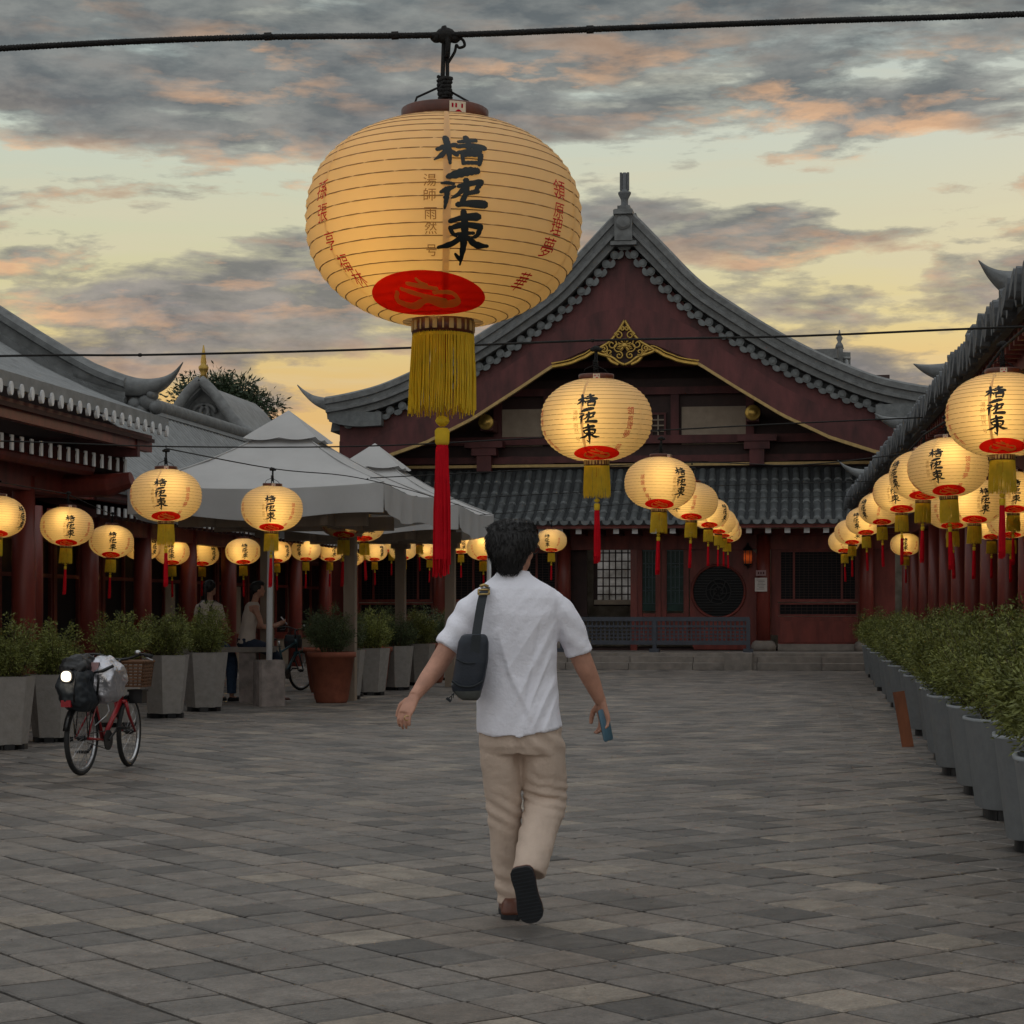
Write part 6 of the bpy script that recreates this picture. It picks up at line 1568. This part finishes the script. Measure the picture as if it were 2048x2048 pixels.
# ---------------- phone in the right hand
pc = Mp(1211, 1450, .080)
ph = thing('phone', 'slim blue phone held low in the right hand of the walking man', 'phone', wd(MX, MY) + Matrix.Rotation(TH, 3, 'Z') @ pc, TH)
Rp = Matrix.Rotation(-.20, 3, 'Y') @ Matrix.Rotation(.95, 3, 'Z')
mb = MB(); rr = .010
def rrect(w, h, r, y, n=5):
    out_ = []
    for cx_, cz_, a0_ in ((w - r, h - r, 0), (-w + r, h - r, pi / 2), (-w + r, -h + r, pi), (w - r, -h + r, 1.5 * pi)):
        out_ += [Rp @ Vector((cx_ + r * cos(a0_ + k * pi / 2 / n), y, cz_ + r * sin(a0_ + k * pi / 2 / n))) for k in range(n + 1)]
    return out_
mb.loft([rrect(.034, .070, .010, -.004), rrect(.036, .072, .011, 0), rrect(.034, .070, .010, .004)]); lpart('phone_body', mb, 'phone', ph, True)
mb = MB(); mb.loft([rrect(.033, .069, .009, .0042), rrect(.033, .069, .009, .005)]); lpart('screen', mb, 'black', ph)

# ---------------- two people sitting on the low stone wall at the left
def sitter(label, u, v_head, Y, face, kind):
    """seated figure; face = yaw of the facing direction from straight ahead, positive to the right"""
    base = wd((u - CX) / FPX * Y, Y)
    root = thing('person', label, 'person', base, TH - face)
    H = Z(v_head, Y)                   # height of the head centre
    hipz = .88; sh = H - .24
    lean = .16 if kind == 'b' else .05
    B = MB()
    B.ell((0, lean + .02, H), (.074, .092, .108), 22, 14); B.ell((0, lean + .055, H - .055), (.055, .058, .058), 16, 10); B.ell((0, lean + .115, H - .02), (.014, .018, .018), 10, 6)
    for s in (-1, 1): B.ell((s * .077, lean + .015, H - .01), (.009, .018, .03), 8, 6)
    path_tube(B, [(0, lean - .005, H - .08, .05), (0, lean * .8, sh + .06, .052), (0, lean * .7, sh, .075)], 14)
    B.loft([ering((0, y, z), rx, ry, 22) for z, rx, ry, y in ((sh + .05, .08, .06, lean * .7), (sh, .185, .095, lean * .62), (sh - .15, .17, .11, lean * .45), (sh - .30, .14, .10, lean * .2), (hipz, .165, .12, 0), (hipz - .08, .15, .11, .02))])
    if kind == 'b':
        for s in (-1, 1):
            path_tube(B, [(s * .185, lean * .62, sh - .03, .05), (s * .215, lean * .62 + .06, sh - .18, .042), (s * .20, lean * .62 + .11, sh - .30, .038), (s * .12, lean + .26, sh - .29, .031), (s * .07, lean + .33, sh - .26, .025)], 12)
            hand(B, Vector((s * .07, lean + .33, sh - .26)), (-s * .2, .8, .25), (s * .7, 0, -.6), s, .5, .1, .9)
    else:
        for s in (-1, 1):
            path_tube(B, [(s * .175, lean * .62, sh - .03, .046), (s * .215, .06, sh - .2, .04), (s * .205, .16, sh - .33, .036), (s * .12, .30, sh - .36, .029), (s * .07, .36, sh - .36, .024)], 12)
            hand(B, Vector((s * .07, .36, sh - .36)), (-s * .3, .8, .0), (0, 0, 1), s, .5, .1, .85)
    legs = []
    for s in (-1, 1):
        L_ = [(s * .09, .0, hipz - .02, .085), (s * .11, .22, hipz - .07, .075), (s * .12, .40, hipz - .17, .062), (s * .12, .44, hipz - .34, .056), (s * .12, .44, .20, .042), (s * .12, .44, .09, .036)]
        legs.append(L_); path_tube(B, L_, 14); path_tube(B, [(s * .12, .41, .05, .035), (s * .12, .52, .04, .036), (s * .12, .62, .03, .026)], 10)
    lpart('body', withmat(remesh(B, .008, 3), 'skin'), 'skin', root)
    # clothing: top, jeans, shoes
    T = MB(); T.loft([ering((0, y, z), rx, ry, 24) for z, rx, ry, y in ((sh + .065, .07 if kind == 'a' else .10, .062, lean * .7), (sh + .01, .155 if kind == 'b' else .185, .105, lean * .62), (sh - .15, .18, .122, lean * .45), (sh - .32, .155, .115, lean * .2), (hipz - .02, .18, .135, 0))])
    if kind == 'a':
        for s in (-1, 1): path_tube(T, [(s * .16, lean * .6, sh - .02, .062), (s * .205, .03, sh - .13, .056), (s * .215, .07, sh - .2, .054)], 14)
    tm_ = remesh(T, .010, 3); noise_push(tm_, lambda c, n_: .007 * noise.noise(c * 14)); lpart('top', withmat(tm_, 'top'), 'top', root)
    J = MB()
    J.loft([ering((0, y, z), rx, ry, 24) for z, rx, ry, y in ((hipz + .06, .165, .125, 0), (hipz - .03, .185, .145, .01), (hipz - .11, .17, .13, .03))])
    wide = 1.5 if kind == 'a' else 1.12
    for L_ in legs: path_tube(J, [(a, b, c, r * (1.15 if i < 3 else 1.1 * wide)) for i, (a, b, c, r) in enumerate(L_[:5])] + [(L_[5][0], L_[5][1], .12, L_[5][3] * 1.35 * wide)], 16)
    jm = remesh(J, .010, 3); noise_push(jm, lambda c, n_: .006 * noise.noise(c * 17)); lpart('jeans', withmat(jm, 'jeans' if kind == 'a' else 'jeansdark'), 'jeans', root)
    for s in (-1, 1): shoe(root, (s * .12, .37, .002), (s * .125, .64, .002), (0, 0, 1), .095, 'sole' if kind == 'a' else 'notice', 'shoe' if kind == 'b' else 'black')
    Hh = MB(); Hh.ell((0, lean - .012, H + .028), (.086, .098, .100), 22, 14)
    if kind == 'a':
        Hh.ell((0, lean - .085, H + .03), (.04, .04, .04), 12, 8)
        path_tube(Hh, [(0, lean - .10, H + .02, .036), (.0, lean - .125, H - .07, .030), (.01, lean - .12, H - .17, .024), (.015, lean - .10, H - .26, .012)], 12)
    else: Hh.ell((0, lean + .04, H + .095), (.07, .075, .045), 16, 10)
    hm_ = remesh(Hh, .009, 2); noise_push(hm_, lambda c, n_: .010 * noise.noise(Vector((c.x * 30, c.y * 30, c.z * 18)))); lpart('hair', withmat(hm_, 'hair'), 'hair', root)
    if kind == 'a':
        for s in (-1, 1):
            st = MB(); pth = spline([(s * .085, -.115, sh - .30), (s * .095, -.10 + lean * .4, sh - .10), (s * .10, -.05 + lean * .6, sh + .035), (s * .10, .04 + lean * .6, sh + .045), (s * .095, .13, sh - .08)], 4)
            st.loft([[(x - .018, y - .012, z), (x + .018, y - .012, z), (x + .018, y + .004, z + .004), (x - .018, y + .004, z + .004)] for x, y, z in pth]); lpart('strap', st, 'black', root)
    return root, sh, lean, hipz
wm, _, _, _ = sitter('seated woman with dark ponytail, pale top with black straps and wide blue jeans', 416, 1176, 29.4, .45, 'a')
mn, sh_, ln2, _ = sitter('seated person in sleeveless pale top bending over a phone, facing right', 492, 1180, 29.6, 1.25, 'b')
wp = mn.matrix_basis @ Vector((0, ln2 + .41, sh_ - .215))
p2 = thing('phone', 'small pale phone in the hands of the seated person facing right', 'phone', wp, mn.rotation_euler.z)
mb = MB(); mb.box((0, 0, 0), (.075, .012, .145), Matrix.Rotation(.7, 3, 'X')); lpart('phone_body', mb, 'silver', p2)
mb = MB(); mb.box((0, -.007, .004), (.066, .002, .13), Matrix.Rotation(.7, 3, 'X')); lpart('screen', mb, 'black', p2)
st0 = wd((460 - CX) / FPX * 29.5, 29.5)
sw = thing('stone_bench', 'high reddish stone bench under the two seated people', 'bench', st0, TH)
for x in (-.62, .28):
    mb = MB(); mb.box((x, 0, .37), (.24, .40, .74)); lpart('support', mb, 'block', sw)
mb = MB(); mb.box((-.05, .0, .775), (1.45, .46, .07)); lpart('seat_slab', mb, 'stone', sw)

# ================================================================== BICYCLES
def wheel(name, root, c, R, steer, fancy=True, rimm='steel'):
    o = link(name, None, root, c, (0, 0, steer))
    N = 40
    t = MB(); rings = [[Vector(((R - .022 + .022 * cos(a)) * 0 + .021 * sin(a), (R - .022 + .022 * cos(a)) * cos(b), (R - .022 + .022 * cos(a)) * sin(b))) for a in [2 * pi * k / 10 for k in range(10)]] for b in [2 * pi * q / N for q in range(N + 1)]]
    t.loft(rings, cap=False); link('tyre', t.fix('tyre', 'rubber', True), o)
    t = MB(); R2 = R - .052; rings = [[Vector((x, (R2 + d) * cos(b), (R2 + d) * sin(b))) for x, d in ((-.013, 0), (-.013, .014), (.013, .014), (.013, 0), (0, -.008))] for b in [2 * pi * q / N for q in range(N + 1)]]
    t.loft(rings, cap=False); link('rim', t.fix('rim', rimm), o)
    t = MB()
    for k in range(28):
        b = 2 * pi * k / 28; b2 = b + (.35 if k % 4 < 2 else -.35); s = 1 if k % 2 else -1
        t.tube([(s * .028, .022 * cos(b2), .022 * sin(b2)), (s * .004, R2 * cos(b), R2 * sin(b))], .0014, 4)
    link('spokes', t.fix('spokes', 'steel'), o)
    t = MB(); t.tube([(-.05, 0, 0), (-.03, 0, 0), (-.028, 0, 0), (.028, 0, 0), (.03, 0, 0), (.05, 0, 0)], [.01, .012, .024, .024, .012, .01], 12); link('hub', t.fix('hub', 'black'), o)
    return o
def bicycle(label, rear, heading, R, WB, fm, steer=0.0, tall=1.0):
    root = thing('bicycle', label, 'bicycle', rear, heading)
    wheel('rear_wheel', root, (0, 0, R), R, 0)
    wheel('front_wheel', root, (0, WB, R), R, steer)
    bb_ = Vector((0, .42, R - .04)); seat = Vector((0, .22, R + .34 * tall)); head = Vector((0, WB - .22, R + .47 * tall)); headb = Vector((0, WB - .17, R + .28 * tall))
    F = MB()
    for a, b, r in ((bb_, seat, .018), (bb_, headb, .021), (seat * .85 + bb_ * .15, headb * .3 + head * .7, .018), (headb, head, .022)): F.tube([a, b], r, 12)
    for s in (-1, 1):
        F.tube([bb_ + Vector((s * .03, -.02, 0)), Vector((s * .055, 0, R))], .010, 8); F.tube([seat * .8 + bb_ * .2 + Vector((s * .015, 0, 0)), Vector((s * .055, 0, R))], .008, 8)
    lpart('frame', F, fm, root, True)
    K = MB()
    Rz = Matrix.Rotation(steer, 3, 'Z')
    for s in (-1, 1): K.tube([headb + Vector((s * .045, .0, -.02)), headb + Vector((s * .055, .03, -.12)), Vector((0, WB, R)) + Rz @ Vector((s * .055, 0, 0))], [.016, .014, .010], 10)
    K.tube([headb + Vector((-.05, 0, -.015)), headb + Vector((.05, 0, -.015))], .018, 8); lpart('fork', K, fm, root, True)
    Hb = MB(); st = head + Vector((0, -.02, .13)); Hb.tube([head, st], .014, 10); Hb.tube([st, st + Rz @ Vector((0, .07, .02))], .014, 8)
    c = st + Rz @ Vector((0, .07, .03)); Hb.tube([c + Rz @ Vector(p) for p in spline([(-.30, -.12, .03), (-.2, -.03, .04), (-.06, 0, .0), (.06, 0, .0), (.2, -.03, .04), (.30, -.12, .03)], 5)], .011, 10)
    hbo = lpart('handlebar', Hb, 'black', root, True)
    for s in (-1, 1):
        g = MB(); g.tube([c + Rz @ Vector((s * .245, -.075, .035)), c + Rz @ Vector((s * .315, -.135, .028))], .017, 10); link('grip', g.fix('grip', 'rubber', True), hbo)
        g = MB(); g.tube([c + Rz @ Vector((s * .22, -.04, .03)), c + Rz @ Vector((s * .26, -.02, .0)), c + Rz @ Vector((s * .31, -.08, -.01))], .006, 6); link('brake_lever', g.fix('brake_lever', 'steel', True), hbo)
    g = MB(); g.ell(c + Rz @ Vector((.16, -.02, .055)), (.028, .028, .022), 12, 8); link('bell', g.fix('bell', 'steel', True), hbo)
    S = MB(); S.tube([seat, seat + Vector((0, -.03, .12))], .013, 10); lpart('seat_post', S, 'steel', root, True)
    S = MB(); S.loft([ering((0, y, z), 1, 1, 16) for y, z in ()] or [[Vector((0, -.03 + y, R + .34 * tall + .15)) + Vector((w * cos(t), 0, h * sin(t))) for t in [2 * pi * k / 14 for k in range(14)]] for y, w, h in ((-.14, .05, .02), (-.11, .085, .03), (-.05, .075, .03), (.04, .035, .024), (.13, .018, .014))]); lpart('saddle', S, 'black', root, True)
    C = MB(); C.lathe([(.085, -.004), (.085, .004)], 24); cm2 = C.fix('chainring', 'black'); o = link('chainring', cm2, root, bb_ + Vector((.05, 0, 0)), (0, pi / 2, 0))
    for s, a in ((1, .6), (-1, .6 + pi)):
        q = MB(); e = bb_ + Vector((s * .075, cos(a) * .165, sin(a) * .165)); q.tube([bb_ + Vector((s * .055, 0, 0)), e], .010, 8); lpart('crank', q, 'black', root)
        q = MB(); q.box(e + Vector((s * .05, 0, 0)), (.09, .08, .022)); lpart('pedal', q, 'black', root)
    q = MB(); q.tube([bb_ + Vector((.05, 0, .08)), Vector((.05, 0, R + .035)), ], .004, 5); q.tube([bb_ + Vector((.05, 0, -.08)), Vector((.05, 0, R - .035))], .004, 5); lpart('chain', q, 'black', root)
    for nm, cy, a0_, a1_ in (('mudguard', 0, .15, 2.9), ('mudguard', WB, .9, 2.7)):
        q = MB(); q.loft([[Vector((x, cy + (R + d) * cos(t), R + (R + d) * sin(t))) for x, d in ((-.026, .004), (0, .018), (.026, .004), (0, .015))] for t in [a0_ + (a1_ - a0_) * k / 16 for k in range(17)]]); lpart(nm, q, 'black', root, True)
    q = MB(); z = 2 * R + .09
    for s in (-1, 1): q.tube([(s * .055, .18, z), (s * .06, -.26, z)], .006, 6); q.tube([(s * .058, 0, R), (s * .058, -.06, z)], .005, 6); q.tube([(s * .058, 0, R), (s * .058, .10, z)], .005, 6)
    for y in (-.25, -.12, .02, .16): q.tube([(-.055, y, z), (.055, y, z)], .005, 6)
    lpart('rack', q, 'black', root, True)
    q = MB(); q.box((0, -.285, z - .10), (.085, .03, .055)); rfo = lpart('rear_reflector', q, 'reflector', root)
    q = MB(); q.tube([bb_ + Vector((-.06, -.08, 0)), Vector((-.17, .30, .0))], .009, 8); lpart('kickstand', q, 'steel', root)
    return root, z
pr, pf = G(163, 1551), G(258, 1533)
hd = math.atan2(-(pf.x - pr.x), pf.y - pr.y)
bk1, zr = bicycle('red bicycle loaded with bags and a bright lamp, standing before the left planters', (pr.x, pr.y, 0), hd, .305, (pf - pr).length, 'redframe', .10)
def B1(x, y, z): return bk1.matrix_basis @ Vector((x, y, z))
RBk = Matrix.Rotation(hd, 3, 'Z')
lb_ = thing('pannier_bag', 'black pannier bag strapped on the rear rack of the red bicycle, carrying the lamp', 'bag', B1(.055, -.05, zr - .03), hd)
def softbag(mbn, secs, n=24, p=.6): return MB().loft([[Vector((x0_ + math.copysign(abs(cos(t)) ** p, cos(t)) * rx, y0_ + math.copysign(abs(sin(t)) ** p, sin(t)) * ry, z_)) for t in [2 * pi * k / n for k in range(n)]] for z_, x0_, y0_, rx, ry in secs])
me = remesh(softbag(None, [(-.13, -.02, -.04, .085, .13), (-.06, -.03, -.05, .125, .19), (.06, -.05, -.05, .135, .20), (.16, -.05, -.04, .12, .17), (.21, -.04, -.03, .08, .11)]), .011, 3)
noise_push(me, lambda c, n_: .022 * noise.noise(c * 9) + .010 * noise.noise(c * 25)); lpart('bag_body', withmat(me, 'bagdark'), 'bagdark', lb_)
me = remesh(softbag(None, [(.17, -.05, -.02, .09, .14), (.23, -.07, -.01, .115, .16), (.29, -.06, .0, .10, .13), (.32, -.04, 0, .05, .07)]), .011, 3)
noise_push(me, lambda c, n_: .028 * noise.noise(c * 13) + .012 * noise.noise(c * 34)); lpart('top_roll', withmat(me, 'black'), 'black', lb_)
q = MB()
for x in (-.105, .01): q.tube([(x, -.225, -.06), (x, -.242, .05), (x, -.21, .16), (x, -.1, .225)], .010, 6)
lpart('strap', q, 'black', lb_, True)
lmp = thing('bicycle_lamp', 'bright white rounded square lamp glowing on the back of the loaded red bicycle', 'lamp', B1(.005, -.30, zr + .12), hd)
def rr2(w, y, r=.014, n=5):
    out_ = []
    for cx_, cz_, a0_ in ((w - r, w - r, 0), (-w + r, w - r, pi / 2), (-w + r, -w + r, pi), (w - r, -w + r, 1.5 * pi)): out_ += [Vector((cx_ + r * cos(a0_ + k * pi / 2 / n), y, cz_ + r * sin(a0_ + k * pi / 2 / n))) for k in range(n + 1)]
    return out_
lpart('housing', MB().loft([rr2(.05, .0, .038), rr2(.052, .02, .038), rr2(.045, .05, .03)]), 'black', lmp); lpart('lens', MB().loft([rr2(.032, -.020, .026), rr2(.040, -.011, .033), rr2(.043, .002, .035)]), 'lamp_white', lmp)
ll_ = bpy.data.lights.new('lamp_light', 'POINT'); ll_.energy = .6; ll_.color = (1, .85, .65); ll_.shadow_soft_size = .05; link('lamp_light', ll_, lmp, (0, -.09, 0))
sv = thing('silver_bag', 'crumpled silver bag bulging on the right side of the loaded red bicycle', 'bag', B1(.17, .12, zr + .02), hd)
me = remesh(softbag(None, [(-.12, .0, 0, .05, .08), (-.07, .01, 0, .10, .14), (.05, .015, 0, .125, .17), (.16, .0, 0, .12, .16), (.22, -.02, 0, .085, .11), (.25, -.02, 0, .04, .06)]), .010, 2)
noise_push(me, lambda c, n_: .020 * noise.noise(c * 11) + .010 * abs(noise.noise(c * 26))); lpart('bag_body', withmat(me, 'silver'), 'silver', sv)
q = MB(); q.tube([(-.10, -.12, .1), (-.04, -.155, .12), (.04, -.17, .14), (.11, -.12, .18)], .014, 6); q.tube([(-.02, -.15, -.06), (0, -.17, .06), (-.01, -.14, .2)], .010, 6); lpart('strap', q, 'black', sv, True)
q = MB(); q.box((-.055, -.145, .165), (.10, .03, .085)); lpart('pocket', q, 'plaque', sv)
bt = thing('wicker_basket', 'brown wicker basket on the front of the loaded red bicycle', 'basket', B1(.06, (pf - pr).length - .05, .70), hd)
q = MB()
for k in range(8):
    z = k * .028; s = .12 + .02 * k / 7; q.tube([(s * a, s * .8 * b, z) for a, b in ((-1, -1), (1, -1), (1, 1), (-1, 1), (-1, -1))], .0085, 5)
for a in range(7):
    f = -1 + a / 3
    for y in (-1, 1): q.tube([(.12 * f, .096 * y, 0), (.14 * f, .112 * y, .205)], .006, 5); q.tube([(.12 * y, .096 * f, 0), (.14 * y, .112 * f, .205)], .006, 5)
lpart('weave', q, 'wicker', bt); q = MB(); q.tube([(.145 * a, .115 * b, .21) for a, b in ((-1, -1), (1, -1), (1, 1), (-1, 1), (-1, -1))], .013, 8); q.box((0, 0, .0), (.24, .19, .012)); lpart('rim', q, 'wicker', bt)
fl2 = MB(); fl2.box((.09, (pf - pr).length - .02, .60), (.12, .11, .10)); fl2.box((.09, (pf - pr).length - .02, .66), (.14, .13, .02)); lpart('front_lamp', fl2, 'black', bk1)
q = MB(); q.tube([(-.05, .6, .62), (.0, .55, .50), (.06, .35, .47), (.05, .15, .40)], .006, 6); lpart('cable', q, 'steel', bk1, True)
p1_ = G(600, 1381)
bk2, _ = bicycle('dark teal city bicycle parked behind the white pole and terracotta pot', (p1_.x - .18, p1_.y - 1.0, 0), TH - .33, .335, 1.05, 'teal', -.25, 1.15)
p2_ = wd((575 - CX) / FPX * 31.2, 31.2)
cb_ = thing('bike_bag', 'dark shopping bag hanging from the handlebar of the teal bicycle', 'bag', bk2.matrix_basis @ Vector((-.10, .95, .72)), bk2.rotation_euler.z)
me = remesh(softbag(None, [(0, 0, 0, .14, .10), (.12, 0, 0, .15, .11), (.22, 0, 0, .13, .08)]), .014, 2); lpart('bag_body', withmat(me, 'bagdark'), 'bagdark', cb_)
q = MB()
for s in (-1, 1): q.tube([(-.08, s * .05, .21), (-.05, s * .03, .30), (.05, s * .03, .30), (.08, s * .05, .21)], .006, 6)
lpart('handle', q, 'bagdark', cb_)
for o in sc.objects:
    if o.type == 'MESH' and len(o.data.materials) > 1 and o.data.users == 1:
        m0 = o.data.materials[-1]; o.data.materials.clear(); o.data.materials.append(m0)
